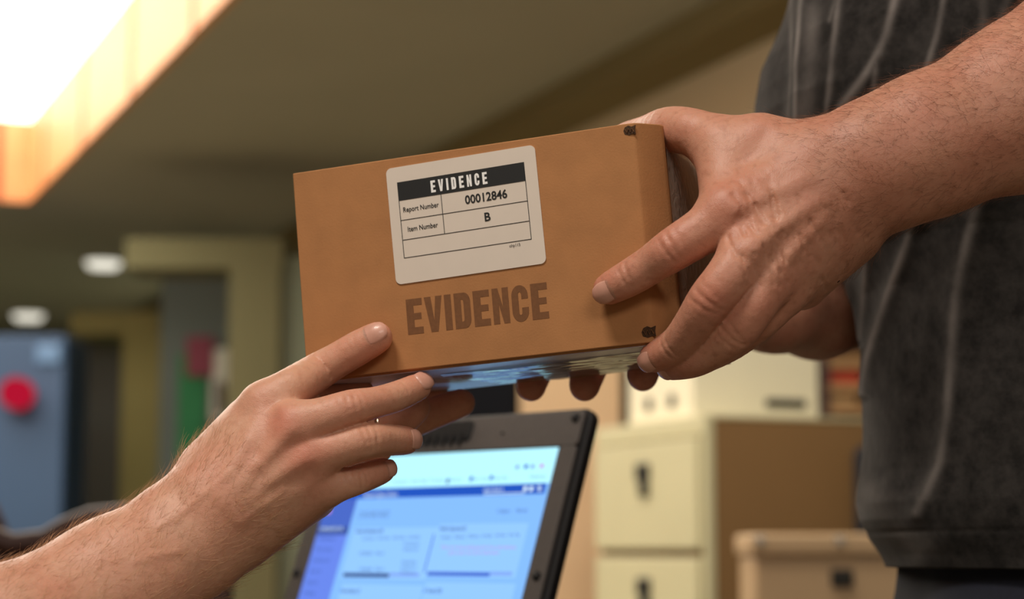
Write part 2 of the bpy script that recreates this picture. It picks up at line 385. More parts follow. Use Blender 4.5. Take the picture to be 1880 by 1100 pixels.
def block_letters(word, x0, z0, wd, ht, gap, depth0, depth1):
    """condensed heavy capitals as polygons"""
    G = {'E': [[(0, 0), (1, 0), (1, .19), (.46, .19), (.46, .41), (.92, .41), (.92, .59), (.46, .59), (.46, .81), (1, .81), (1, 1), (0, 1)]],
         'V': [[(.3, 0), (.74, 0), (1.08, 1), (.68, 1), (.53, .32), (.38, 1), (-.04, 1)]], 'I': [[(0, 0), (.42, 0), (.42, 1), (0, 1)]],
         'N': [[(0, 0), (.38, 0), (.38, .55), (.64, 0), (1, 0), (1, 1), (.62, 1), (.62, .46), (.36, 1), (0, 1)]]}
    import math as M
    def arc(cx, cz, rx, rz, a0, a1, n=8): return [(cx + rx * M.cos(M.radians(a0 + (a1 - a0) * i / n)), cz + rz * M.sin(M.radians(a0 + (a1 - a0) * i / n))) for i in range(n + 1)]
    out = MB(); x = x0
    wid = {'I': .42, 'V': 1.04}
    tot = sum(wid.get(c, 1) for c in word); u = (wd - gap * (len(word) - 1)) / tot
    for c in word:
        if c == 'D': ps = [[(0, 0), (.42, 0), (.42, .19), (.42, .81), (.42, 1), (0, 1)],
                           [(.42, 0)] + arc(.62, .26, .38, .26, -90, 0) + arc(.62, .74, .38, .26, 0, 90) + [(.42, 1), (.42, .81), (.5, .81)] + arc(.5, .74, .08, .07, 90, 0, 3) + arc(.5, .26, .08, .07, 0, -90, 3) + [(.42, .19)]]
        elif c == 'C': ps = [[(1, .38), (1, .28)] + arc(.5, .28, .5, .29, 0, -180, 14) + arc(.5, .72, .5, .29, 180, 0, 14) + [(1, .62), (.6, .62), (.6, .76)] + arc(.5, .76, .09, .06, 0, 180, 5) + arc(.5, .24, .09, .06, 180, 360, 5) + [(.6, .38)]]
        else: ps = G[c]
        for p in ps: out.prism([(x + a * u, z0 + b * ht) for a, b in p][::-1], depth0, depth1)
        x += wid.get(c, 1) * u + gap
    return out
block_letters('EVIDENCE', -.0168, TZ(.205), .0308, .0062, .0017, -.00055, -.0003).build('header_word', WHITE_INK, lab)
def text(name, body_, x, z, size, m, parent, y=-.00045, align='CENTER', bold=0, sx=1, width=None):
    c = bpy.data.curves.new(name, 'FONT'); c.body = body_; c.size = size; c.align_x = align; c.align_y = 'CENTER'; c.offset = bold; c.resolution_u = 3
    o = bpy.data.objects.new(name, c); COL.objects.link(o)
    dg = bpy.context.evaluated_depsgraph_get(); me = bpy.data.meshes.new_from_object(o.evaluated_get(dg))
    bpy.data.objects.remove(o); co = np.zeros(len(me.vertices) * 3); me.vertices.foreach_get('co', co); co = co.reshape(-1, 3)
    if width: sx = width / max(np.ptp(co[:, 0]), 1e-6)
    co = np.stack([co[:, 0] * sx + x, np.full(len(co), y), co[:, 1] + z], 1); me.vertices.foreach_set('co', co.ravel())
    me.materials.clear(); me.materials.append(m); me.update()
    o = bpy.data.objects.new(name, me); COL.objects.link(o); o.parent = parent; return o
text('report_caption', 'Report Number', (TX0 + XD) / 2, TZ(.375), .0036, INK, lab, width=.0196, bold=.00004)
text('item_caption', 'Item Number', (TX0 + XD) / 2, TZ(.635), .0036, INK, lab, width=.0166, bold=.00004)
text('report_value', '00012846', (XD + TX1) / 2 + .0012, TZ(.375), .0062, INK, lab, width=.0228, bold=.00013)
text('item_value', 'B', (XD + TX1) / 2 + .0008, TZ(.635), .0062, INK, lab, bold=.00013)
text('form_code', 'ohp115', TX1 - .0090, TZ(1) - .0019, .0022, INK, lab, width=.0058)
block_letters('EVIDENCE', 0, 0, .0762, .0182, .0016, -.0001, .0001).build('stamped_word', STAMP, box).location = (.0577, -.00222, .0187)
# ------------------------------------------------------------------ left person's hands
TON = []
def smooth_tone(c, r, a, ch=0): TON.append((np.array(c), r, a, ch))
def creases(arm, pip, nxt, prev, r, n=3, amp=.00045, nd=None):
    """skin folds across the back of a knuckle"""
    u = nxt - prev; u /= np.linalg.norm(u); nd = np.array([0, -1, .15]) if nd is None else nd
    nd = nd - u * (nd @ u); nd /= np.linalg.norm(nd); b = np.cross(u, nd)
    for i in range(n):
        o = (i - (n - 1) / 2) * r * .34; w_ = abs(i - (n - 1) / 2) / max(n / 2, 1); half_ = .95 - .45 * w_; sk = rng.normal(0, .10); ph = [-half_, -half_ * .35, half_ * .35, half_]
        pl = [pip + (nd * math.cos(a) + b * math.sin(a)) * r * 1.0 + u * (o * (1 + .25 * math.cos(a * 1.6)) + r * sk * a + r * rng.normal(0, .03)) for a in ph]
        for a_, b_ in zip(pl[:-1], pl[1:]): arm.groove(a_, b_, .0009, amp * .75 * (1 - .55 * w_))
YN = np.array([0., 1., 0.])
TON.clear()
B = Arm()
B.chain([(-470, 1470, .88, 42), (0, 1200, .93, 38), (209, 1082, .965, 33), (350, 985, .985, 29), (400, 940, .99, 27)], flat=(YN, .82))
for c in ([(400, 905, .995, 21), (487, 748, 1.0, 12.5)], [(405, 920, .99, 22), (540, 785, .987, 12.5)], [(415, 940, .99, 23), (565, 842, .986, 12.2)],
          [(430, 960, .995, 22), (590, 890, .992, 11)], [(450, 965, 1.0, 17), (572, 908, 1.005, 13)], [(430, 900, 1.015, 20), (520, 815, 1.015, 17)],
          [(390, 860, 1.005, 16), (455, 780, 1.01, 13)]): B.chain(c)
B.chain([(430, 850, 1.015, 16), (470, 780, 1.022, 13.5), (516, 724, 1.032, 11), (590, 737, 1.052, 9.2), (660, 722, 1.066, 8)], core=False)
F1 = [(487, 747, 1.0, 12.3), (535, 714, 1.002, 10.6), (583, 683, fdep(583, 683, .0150), 9.6), (620, 661, fdep(620, 661, .0118), 8.8), (656, 640, fdep(656, 640, .0108), 8.7), (692, 620, fdep(692, 620, .0098), 8.0)]
F2 = [(540, 785, .987, 12.5), (592, 768, .984, 10.2), (645, 749, .986, 8.9), (690, 739, .995, 7.7), (728, 728, 1.006, 7.6), (767, 711, 1.018, 6.9)]
F3 = [(565, 842, .986, 12.2), (612, 826, .983, 9.6), (670, 810, .986, 8.8), (710, 808, .997, 7.9), (745, 809, 1.009, 7.2)]
F4 = [(588, 894, .992, 10.5), (622, 891, .990, 7.9), (652, 882, .993, 7.4), (680, 872, 1.0, 7.0), (702, 864, 1.007, 6.4)]
Q1, Q2, Q3, Q4 = [B.chain(f, core=False) for f in (F1, F2, F3, F4)]
for Q, i in ((Q1, 2), (Q2, 2), (Q3, 2), (Q4, 2)): creases(B, Q[i][0], Q[i + 1][0], Q[i - 1][0], Q[i][1], 5, .0008)
for Q, i in ((Q1, 4), (Q2, 4)): creases(B, Q[i][0], Q[i + 1][0], Q[i - 1][0], Q[i][1], 2, .0003)
for p, q, a in (((400, 905), (478, 760), .0008), ((410, 925), (530, 795), .0010), ((430, 940), (555, 850), .0008), ((440, 955), (575, 890), .0005)):
    B.sgroove(p, q, .0045, -a)      # tendons
for p, q in (((470, 830), (500, 770)), ((478, 870), (545, 815)), ((500, 905), (570, 865))): B.sgroove(p, q, .005, .0012)
for p, q in (((300, 965), (420, 870)), ((420, 870), (455, 810)), ((250, 1030), (330, 1010)), ((440, 960), (520, 900))): B.sgroove(p, q, .0022, -.0007)   # veins
for (x, y, r, a) in ((515, 770, .008, .85), (560, 835, .008, .9), (585, 682, .007, .35), (590, 885, .008, .5), (480, 735, .010, .5), (640, 748, .006, .3), (672, 803, .006, .3)): smooth_tone(D(x, y, .975), r * 1.3, a * .8)
for Q in (Q1, Q2, Q3, Q4): smooth_tone(Q[-1][0], .012, .55)
partsL = [B.mesh() + (0,)]
VB, FB = partsL[0][:2]
partsL += [nail_patch(Q1[-1][0], Q1[-2][0], (-.12, -1, .32), .0080) + (1,), nail_patch(Q2[-1][0], Q2[-2][0], (.05, -1, .25), .0075) + (1,),
           nail_patch(Q3[-1][0], Q3[-2][0], (.9, -.55, .1), .0074) + (1,), nail_patch(Q4[-1][0], Q4[-2][0], (.8, -.6, .2), .0065) + (1,)]
Cc = Arm()
Cc.chain([(-300, 1330, 1.06, 34), (150, 1110, 1.10, 28), (370, 965, 1.12, 23)], flat=(YN, .85))
for c in ([(370, 960, 1.12, 22), (470, 885, 1.105, 19), (570, 820, 1.09, 14)], [(470, 890, 1.105, 18), (600, 850, 1.075, 11)], [(470, 870, 1.12, 18), (560, 790, 1.12, 13)], [(450, 870, 1.12, 17), (520, 800, 1.14, 13)]): Cc.chain(c)
Cc.chain([(520, 800, 1.14, 13), (555, 745, 1.175, 10), (600, 690, 1.195, 8.5), (620, 650, 1.20, 7.5)], core=False)
X1 = Cc.chain([(570, 815, 1.085, 12.5), (640, 793, 1.07, 9.8), (705, 778, 1.064, 9.2), (740, 766, 1.063, 9), (762, 748, 1.064, 8.2)], core=False)
X2 = Cc.chain([(570, 810, 1.10, 12.5), (660, 800, 1.11, 10), (740, 780, 1.115, 9.3), (800, 757, 1.12, 8.8), (846, 740, 1.123, 8)], core=False)
Cc.chain([(560, 790, 1.12, 12.5), (660, 765, 1.145, 9.8), (750, 748, 1.158, 9), (805, 735, 1.162, 7.6)], core=False)
Cc.chain([(595, 848, 1.075, 11), (650, 838, 1.06, 8.8), (695, 825, 1.055, 7.5)], core=False)
smooth_tone(D(762, 748, 1.06), .03, .5); smooth_tone(D(846, 740, 1.12), .03, .5); smooth_tone(D(650, 838, 1.05), .02, .4)
partsL.append(Cc.mesh(.0011) + (0,))
# shoulders and upper arms, out of frame to the left
T = Arm(.03); eB = D(-470, 1470, .88); eC = D(-300, 1330, 1.06); ch = np.array([-.74, .98, 1.12])
T.core = [(eB, ch + [.02, -.20, .10], .040, .05, None), (eC, ch + [-.05, .20, .10], .034, .05, None), (ch + [0, -.12, .08], ch + [0, .12, .08], .1, .1, None), (ch + [0, 0, .05], ch + [0, 0, -.3], .14, .13, None)]
partsL.append(T.mesh(.006) + (0,))
left_person = body_object('person', partsL, TON, [SKIN_L, NAIL])
tag(left_person, 'person at the lower left, two bare forearms reaching up to support the box from below', 'person')
HAIR_L = mat('arm_hair_light', srgb(205, 160, 120), .5); HAIR_R = mat('arm_hair_dark', srgb(120, 78, 54), .5)
NB = normals(VB, FB); axisB = D(400, 940, .99) - D(0, 1200, .93); axisB /= np.linalg.norm(axisB)
tB = (VB - D(400, 940, .99)) @ axisB
hairs('arm_hair', VB, NB, (tB < .02) & (tB > -.22) & (NB[:, 1] < .5), axisB * .8 + [0, 0, .35], 3800, .011, left_person, HAIR_L)
SW = mat('navy_fabric', srgb(40, 48, 70), .9, noise=.1, nscale=200)
T2 = Arm(.03); T2.core = [(p[0] * .55 + p[1] * .45 if i < 2 else p[0], p[1], p[2] + .014, p[3] + .016, None) for i, p in enumerate(T.core)] + [(ch + [0, 0, -.1], ch + [0, 0, -.4], .16, .16, None)]
v_, f_ = T2.mesh(.008); mesh_np('shirt', v_, f_, SW, left_person)
# wedding band on the supporting hand
ax = X1[2][0] - X1[1][0]; ax /= np.linalg.norm(ax); cx = X1[1][0] * .02 + X1[2][0] * .98
a1 = np.cross(ax, [0, 0, 1.]); a1 /= np.linalg.norm(a1); b1 = np.cross(ax, a1); V = []; Fc = []
for i in range(48):
    t = 2 * math.pi * i / 48; rd = a1 * math.cos(t) + b1 * math.sin(t)
    for j in range(8):
        s_ = 2 * math.pi * j / 8; V.append(cx + rd * (.0091 + .0007 * math.cos(s_)) + ax * .0014 * math.sin(s_))
for i in range(48):
    for j in range(8): Fc.append((i * 8 + j, i * 8 + (j + 1) % 8, ((i + 1) % 48) * 8 + (j + 1) % 8, ((i + 1) % 48) * 8 + j))
rg = mesh_np('ring', V, Fc, mat('silver_metal', srgb(225, 205, 180), .2, 1), left_person); rg['label'] = 'silver wedding band'
# ------------------------------------------------------------------ right person's hands
TON.clear()
A = Arm()
A.chain([(2080, 60, 1.02, 48), (1880, 195, .995, 41), (1700, 268, .985, 34), (1600, 309, .982, 31.5), (1510, 350, .982, 30)], flat=(YN, .82))
for c in ([(1490, 320, .985, 23), (1338, 390, .966, 13.5)], [(1500, 355, .982, 24), (1374, 462, .957, 13)], [(1512, 390, .982, 24), (1408, 512, .960, 12.5)],
          [(1522, 410, .985, 23), (1442, 528, .972, 12)], [(1535, 425, .99, 20), (1468, 515, .99, 15)], [(1480, 305, .988, 21), (1395, 275, .992, 16), (1328, 268, .997, 14)],
          [(1322, 280, .992, 12.5), (1336, 385, .972, 13)], [(1410, 335, 1.0, 18), (1425, 470, .995, 17)], [(1370, 310, .99, 15), (1380, 400, .978, 15)]): A.chain(c)
A.chain([(1328, 268, .997, 14), (1270, 243, 1.005, 12), (1228, 238, 1.02, 11.5), (1190, 245, 1.042, 9.5), (1152, 252, 1.062, 8.2)], core=False)
G1 = [(1338, 390, .966, 13), (1290, 424, .964, 11.4), (1236, 458, fdep(1236, 458, .0165), 10.4), (1195, 486, fdep(1195, 486, .0125), 9.3), (1158, 509, fdep(1158, 509, .0112), 8.9), (1119, 530, fdep(1119, 530, .0098), 7.9)]
G2 = [(1374, 462, .957, 13), (1338, 510, .950, 11.4), (1303, 552, .950, 10.6), (1273, 597, .960, 9.6), (1246, 632, .972, 9.2), (1202, 656, .983, 7.6)]
G3 = [(1408, 512, .960, 12.5), (1382, 562, .954, 11), (1350, 608, .957, 10.3), (1308, 642, .967, 9.1), (1272, 660, .976, 8.8), (1236, 671, .988, 7.4)]
G4 = [(1442, 528, .972, 12), (1414, 568, .970, 10), (1384, 597, .973, 9.2), (1345, 630, .985, 8.1), (1305, 655, .998, 7)]
H1, H2, H3, H4 = [A.chain(f, core=False) for f in (G1, G2, G3, G4)]
for Q, i, nn in ((H1, 2, 4), (H2, 2, 4), (H3, 2, 3), (H1, 4, 2), (H2, 4, 2)): creases(A, Q[i][0], Q[i + 1][0], Q[i - 1][0], Q[i][1], nn, .0008)
for i in range(110):          # loose skin folding across the back of the hand
    t = rng.uniform(0, 1); s_ = rng.uniform(-1, 1)
    cxp = 1340 + 225 * t - 14 * s_; cyp = 400 + 80 * t + s_ * 85; L_ = rng.uniform(25, 85); a_ = math.radians(rng.uniform(52, 80) + 10 * t)
    dd = (math.cos(a_) * L_, math.sin(a_) * L_)
    A.sgroove((cxp - dd[0] * .5, cyp - dd[1] * .5), (cxp + dd[0] * .5, cyp + dd[1] * .5), rng.uniform(.0007, .0012), rng.choice([.0007, .0005, .0004, -.0004]))
for p, q, a in (((1480, 330), (1350, 385), .0010), ((1490, 375), (1385, 455), .0012), ((1505, 410), (1418, 505), .0008)):
    A.sgroove(p, q, .004, -a)
for p, q in (((1420, 370), (1355, 430)), ((1450, 430), (1395, 490)), ((1400, 250), (1330, 330))): A.sgroove(p, q, .005, .0009)
smooth_tone(D(1240, 450, .96), .010, .5); smooth_tone(D(1303, 552, .94), .010, .4); smooth_tone(D(1345, 390, .95), .014, .4)
for Q in (H1, H2, H3): smooth_tone(Q[-1][0], .014, .5)
smooth_tone(D(1620, 330, .95), .045, .55, 1); smooth_tone(D(1780, 270, .95), .06, .4, 1)
partsR = [A.mesh() + (0,)]; VA, FA = partsR[0][:2]
partsR += [nail_patch(H1[-1][0], H1[-2][0], (-.25, -1, -.35), .0079) + (1,), nail_patch(H2[-1][0], H2[-2][0], (-.2, -1, -.25), .0076) + (1,), nail_patch(H3[-1][0], H3[-2][0], (-.2, -1, -.35), .0074) + (1,)]
Dd = Arm()
Dd.chain([(1345, 560, 1.28, 26), (1420, 562, 1.30, 29), (1500, 566, 1.34, 33), (1560, 545, 1.37, 34)], flat=(YN, .9))
Dd.chain([(1560, 545, 1.37, 34), (1640, 330, 1.42, 38), (1730, 40, 1.44, 44)])
for c in ([(1345, 560, 1.27, 24), (1052, 640, 1.235, 12)], [(1345, 560, 1.27, 24), (1148, 638, 1.235, 12)], [(1345, 565, 1.27, 23), (1245, 632, 1.235, 11.5)], [(1345, 570, 1.27, 20), (1318, 620, 1.235, 11)]): Dd.chain(c)
Dd.chain([(1320, 540, 1.27, 18), (1260, 500, 1.24, 13), (1190, 470, 1.21, 10), (1120, 460, 1.19, 8.5)], core=False)
Z = []
for (tx, ty, r), (mx, my, md, mr) in zip(((975, 711, 9), (1073, 710, 9.2), (1180, 692, 9), (1268, 667, 7.3)), ((1052, 640, 1.235, 12), (1148, 638, 1.235, 12), (1245, 632, 1.235, 11.5), (1318, 620, 1.235, 10.5))):
    dp = bdep(tx, ty - 12, -.001)
    mid = (tx + (mx - tx) * .35, ty - 50, dp + .030, r)
    Z.append(Dd.chain([(mx, my, md, mr), mid, (tx + 4, ty - 15, dp + .010, r), (tx, ty, dp, r * .92)], core=False))
for z_ in Z: smooth_tone(z_[-1][0], .02, .6)
partsR.append(Dd.mesh(.0012) + (0,))
T = Arm(.04); sx_ = .42
eA = D(2080, 60, 1.02); eD = D(1730, 40, 1.44)
T.core = [(eA, np.array([.40, 1.08, 1.50]), .047, .06, None), (eD, np.array([.40, 1.46, 1.50]), .043, .06, None),
          (np.array([.42, 1.14, 1.50]), np.array([.42, 1.40, 1.50]), .07, .07, None), (np.array([.40, 1.27, 1.46]), np.array([.41, 1.27, .95]), .10, .11, None), (np.array([.42, 1.27, 1.5]), np.array([.40, 1.27, 1.63]), .06, .055, None)]
partsR.append(T.mesh(.007) + (0,))
hd = Arm(.03); hd.core = [(np.array([.385, 1.27, 1.70]), np.array([.405, 1.27, 1.76]), .078, .092, (YN, .85)), (np.array([.35, 1.27, 1.665]), np.array([.40, 1.27, 1.68]), .045, .06, None), (np.array([.292, 1.27, 1.725]), np.array([.278, 1.27, 1.70]), .010, .014, None)] + [(np.array([.41, 1.27 + s * .078, 1.735]), np.array([.405, 1.27 + s * .080, 1.705]), .014, .011, None) for s in (-1, 1)]
partsR.append(hd.mesh(.004) + (0,))
right_person = body_object('person', partsR, TON, [SKIN_R, NAIL])
tag(right_person, 'person in a dark grey t-shirt at the right, hands gripping the box end', 'person')
NA = normals(VA, FA); axisA = D(1510, 350, .982) - D(1880, 195, .995); axisA /= np.linalg.norm(axisA)
tA = (VA - D(1510, 350, .982)) @ axisA
hairs('arm_hair', VA, NA, (tA < .012 - .02 * rng.random(len(tA))) & (tA > -.17) & (NA[:, 1] < .55), axisA * .8 + [0, 0, .3], 3600, .009, right_person, HAIR_R, .00006)
# t-shirt: lofted shell with folds; worn ridges carry paler fibres
def shirt_mat():
    m = bpy.data.materials.new('grey_tshirt'); m.use_nodes = True; nt = m.node_tree; b = nt.nodes['Principled BSDF']; N = nt.nodes.new; L = nt.links.new
    tc = N('ShaderNodeTexCoord'); n = N('ShaderNodeTexNoise'); n.inputs['Scale'].default_value = 70; n.inputs['Detail'].default_value = 9; n.inputs['Roughness'].default_value = .7; L(tc.outputs['Object'], n.inputs[0])
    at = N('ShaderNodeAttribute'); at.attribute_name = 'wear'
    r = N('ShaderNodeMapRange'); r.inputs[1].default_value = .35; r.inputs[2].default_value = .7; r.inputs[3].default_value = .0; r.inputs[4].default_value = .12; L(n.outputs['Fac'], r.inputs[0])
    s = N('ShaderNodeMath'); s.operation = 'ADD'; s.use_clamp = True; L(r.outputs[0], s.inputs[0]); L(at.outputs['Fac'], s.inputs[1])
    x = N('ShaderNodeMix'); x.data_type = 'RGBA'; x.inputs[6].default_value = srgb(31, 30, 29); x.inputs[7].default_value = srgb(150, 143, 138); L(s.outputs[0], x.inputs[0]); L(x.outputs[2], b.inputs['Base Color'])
    b.inputs['Roughness'].default_value = .95; b.inputs['Specular IOR Level'].default_value = .1; b.inputs['Sheen Weight'].default_value = .15; b.inputs['Sheen Roughness'].default_value = .4
    b.inputs['Sheen Tint'].default_value = (.8, .75, .7, 1)
    n2 = N('ShaderNodeTexNoise'); n2.inputs['Scale'].default_value = 900; L(tc.outputs['Object'], n2.inputs[0])
    u = N('ShaderNodeBump'); u.inputs['Strength'].default_value = .4; u.inputs['Distance'].default_value = .0005; L(n2.outputs['Fac'], u.inputs['Height']); L(u.outputs[0], b.inputs['Normal'])
    return m
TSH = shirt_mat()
SY, SB = 1.27, .165
sil = [(1452, 0), (1428, 60), (1403, 120), (1392, 180), (1391, 225), (1420, 300), (1490, 390), (1555, 475), (1580, 550), (1594, 640), (1597, 760), (1603, 870), (1595, 925), (1601, 955), (1617, 990), (1633, 1018), (1642, 1042)]
prof = np.array([on_plane(x, y, (0, SY, 0), (0, 1, 0)) for x, y in sil])[::-1]     # z ascending
zs = np.concatenate([[prof[0, 2]], np.linspace(prof[0, 2], prof[-1, 2], 300)[1:], np.linspace(prof[-1, 2], 1.52, 40)[1:]])
def front_x(z): return np.where(z <= prof[-1, 2], np.interp(z, prof[:, 2], prof[:, 0]), prof[-1, 0] + (z - prof[-1, 2]) * .28)
th = np.concatenate([np.linspace(-.35, .65, 420), np.linspace(.65, 2 - .35, 120)[1:-1]]) * math.pi   # 0 = front (-x), pi/2 = towards the camera
Zg, Tg = np.meshgrid(zs, th, indexing='ij')
fx = front_x(Zg); half = (.515 - fx) / 2; half = np.where(Zg > 1.40, half * np.sqrt(np.clip(1 - ((Zg - 1.40) / .16) ** 2, .12, 1)), half)
bw = np.where(Zg > 1.44, SB * np.sqrt(np.clip(1 - ((Zg - 1.44) / .15) ** 2, .3, 1)), SB)
ct, st = np.cos(Tg), np.sin(Tg); pw = .85
X = fx + half - half * np.sign(ct) * np.abs(ct) ** pw; Y = SY - bw * np.sign(st) * np.abs(st) ** pw
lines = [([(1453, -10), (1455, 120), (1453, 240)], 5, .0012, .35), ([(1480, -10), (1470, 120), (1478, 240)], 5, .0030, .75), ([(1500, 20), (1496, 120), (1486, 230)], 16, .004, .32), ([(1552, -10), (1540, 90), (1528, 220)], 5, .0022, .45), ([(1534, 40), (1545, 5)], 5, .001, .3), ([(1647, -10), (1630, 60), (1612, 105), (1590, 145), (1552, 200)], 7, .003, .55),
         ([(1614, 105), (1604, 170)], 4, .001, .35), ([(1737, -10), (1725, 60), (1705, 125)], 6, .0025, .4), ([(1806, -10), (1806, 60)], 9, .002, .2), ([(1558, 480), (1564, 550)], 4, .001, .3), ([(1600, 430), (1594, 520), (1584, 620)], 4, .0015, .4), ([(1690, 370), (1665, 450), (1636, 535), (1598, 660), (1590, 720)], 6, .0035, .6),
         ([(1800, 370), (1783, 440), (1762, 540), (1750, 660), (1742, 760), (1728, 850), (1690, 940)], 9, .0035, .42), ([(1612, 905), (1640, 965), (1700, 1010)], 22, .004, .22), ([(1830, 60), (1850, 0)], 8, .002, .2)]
P = np.stack([X, Y, Zg], -1).reshape(-1, 3)
dd_ = (P - CAM); dz = dd_ @ FW; px = 940 + FPX * (dd_ @ RT) / dz; py = 550 - FPX * (dd_ @ UP) / dz
near_side = (P[:, 1] < SY + .03)
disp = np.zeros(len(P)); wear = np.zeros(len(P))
for ln, wd, am, wr in lines:
    best = np.full(len(P), 1e9)
    for a_, b_ in zip(ln[:-1], ln[1:]):
        a_ = np.array(a_, float); b_ = np.array(b_, float); q = np.stack([px, py], 1) - a_; t = np.clip(q @ (b_ - a_) / ((b_ - a_) @ (b_ - a_)), 0, 1)
        best = np.minimum(best, np.linalg.norm(q - t[:, None] * (b_ - a_), axis=1))
    e = np.exp(-(best / (wd * 2.6)) ** 2) * near_side; disp += am * e
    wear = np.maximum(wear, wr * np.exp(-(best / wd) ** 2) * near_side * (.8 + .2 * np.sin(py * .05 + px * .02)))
disp += .0022 * np.sin(px * .033 + py * .006) * np.sin(py * .008 + 1) * near_side
disp += .0006 * np.exp(-((P[:, 2] - prof[0, 2] - .022) / .0012) ** 2) * -1       # hem stitch line
nr_ = np.stack([-(ct * half).ravel(), -(st * bw).ravel(), np.zeros(len(P))], 1); nr_ /= np.linalg.norm(nr_, axis=1)[:, None] + 1e-9
P = P + nr_ * disp[:, None]
R_, C_ = Zg.shape; ii, jj = np.meshgrid(np.arange(R_ - 1), np.arange(C_), indexing='ij'); j2 = (jj + 1) % C_
Fq = np.stack([ii * C_ + jj, (ii + 1) * C_ + jj, (ii + 1) * C_ + j2, ii * C_ + j2], -1).reshape(-1, 4)[:, ::-1]
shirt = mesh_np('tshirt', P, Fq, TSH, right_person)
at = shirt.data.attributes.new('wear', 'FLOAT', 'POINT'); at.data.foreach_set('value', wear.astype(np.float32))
so = shirt.modifiers.new('thick', 'SOLIDIFY'); so.thickness = .0015; so.offset = -1
for c_ in ((eA * .45 + np.array([.40, 1.08, 1.50]) * .55, np.array([.40, 1.09, 1.50]), .07, .075, None), (eD * .5 + np.array([.40, 1.46, 1.50]) * .5, np.array([.40, 1.42, 1.50]), .065, .075, None)):
    sl = Arm(.02); sl.core = [c_]; v_, f_ = sl.mesh(.006); mesh_np('sleeve', v_, f_, TSH, right_person)
NAVY = mat('navy_trousers', srgb(24, 28, 42), .9, noise=.15, nscale=300)
tr_ = Arm(.04); hx = float(prof[0, 0]) + .083
tr_.core = [(np.array([hx + .02, 1.22, 1.02]), np.array([hx + .02, 1.32, 1.02]), .088, .088, None), (np.array([hx + .02, 1.22, .92]), np.array([hx + .02, 1.32, .92]), .10, .10, None)]
for s in (-1, 1): tr_.core += [(np.array([hx + .02, SY + s * .09, .88]), np.array([hx + .01, SY + s * .11, .5]), .095, .065, None), (np.array([hx + .01, SY + s * .11, .5]), np.array([hx + .03, SY + s * .13, .1]), .065, .05, None)]
v_, f_ = tr_.mesh(.008); v_[:, 0] = np.maximum(v_[:, 0], float(prof[0, 0]) + .004); mesh_np('trousers', v_, f_, NAVY, right_person)
SH = mat('black_leather', srgb(25, 22, 20), .4)
for s in (-1, 1):
    k = Arm(.02); k.core = [(np.array([hx + .06, SY + s * .13, .045]), np.array([hx - .14, SY + s * .13, .035]), .045, .035, None)]
    v_, f_ = k.mesh(.008); v_[:, 2] = np.maximum(v_[:, 2], 0); mesh_np('shoe', v_, f_, SH, right_person)
# ------------------------------------------------------------------ laptop
LYAW, LTILT = math.radians(-45.7), math.radians(-19.5)
LO = D(1027, 822, 1.4)
LM = Matrix.Translation(LO) @ Matrix.Rotation(LYAW, 4, 'Z') @ Matrix.Rotation(LTILT, 4, 'X')
LR = np.array(LM.to_3x3()); LW, LH = .243, .160
def sloc(x, y):
    p = LR.T @ (on_plane(x, y, LO, LR[:, 1]) - LO); return float(p[0]), float(p[2])
foot = LO - LR[:, 2] * (LH + .02); DZ = float(foot[2]) - .024
lp = empty('laptop', (0, 0, 0)); tag(lp, 'open dark grey laptop with a bright blue-white dashboard on screen', 'laptop')
lid = empty('lid'); lid.parent = lp; lid.matrix_world = LM
PLA = mat('dark_plastic', srgb(98, 93, 90), .45, noise=.05, nscale=200, bump=.1, bscale=1500); RUB = mat('black_rubber', srgb(22, 22, 24), .6)
lidz0 = -LH - .022
m_ = MB(); m_.prism(rrect(-LW - .020, .0235, lidz0, .030, .010), .0012, .010); m_.build('lid_shell', RUB, lid, bevel=.002)
m_ = MB(); O = rrect(-LW - .017, .0175, lidz0 + .002, .0275, .008); I = [(-LW, -LH), (-LW, 0), (0, 0), (0, -LH)]
fr = MB()
for a_, b_, c_, d_ in ((-LW - .017, .0175, .0008, .0275), (-LW - .017, .0175, lidz0 + .002, -LH - .0008), (-LW - .017, -LW - .0008, -LH - .0008, .0008), (.0008, .0175, -LH - .0008, .0008)): fr.prism(rrect(a_, b_, c_, d_, .0035 if d_ - c_ > .05 or True else .001, 4), -.0012, .003)
fr.build('bezel', PLA, lid, bevel=.0006)
g = MB(); g.box(-LW - .001, .001, -.0004, .002, -LH - .001, .001); g.build('screen_edge', RUB, lid)
for x, z in ((.0105, .0215), (-LW - .010, .0215), (.0105, -.095), (-LW - .010, -.095)):
    m_ = MB(); m_.tube([(x, -.0035, z), (x, -.001, z)], [.0028, .0036], 16); m_.build('bumper', RUB, lid, smooth=True)
m_ = MB(); x0, z0 = sloc(832, 800)
m_.prism(rrect(x0 - .05, x0 + .022, .0085, .0245, .004), -.0035, -.001); m_.build('camera_bar', RUB, lid, bevel=.0008)
for i in range(7): MB().box(x0 - .044 + i * .009, x0 - .040 + i * .009, -.0045, -.003, .006, .014).build('latch_rib', RUB, lid)
MB().tube([(sloc(925, 797)[0], -.002, sloc(925, 797)[1]), (sloc(925, 797)[0], -.001, sloc(925, 797)[1])], .0012, 10).build('microphone_hole', RUB, lid)
SE = 1.1
def E_(n, r, g_, b, s=1): return emis(n, srgb(r, g_, b), s * SE)
PAGE = E_('screen_page', 132, 186, 250); TOPB = E_('screen_browser', 178, 240, 255, 1.1); HDR = E_('screen_header', 36, 84, 190); SIDE = E_('screen_sidebar', 104, 134, 232); SDK = E_('screen_sidebar_dark', 62, 84, 160)
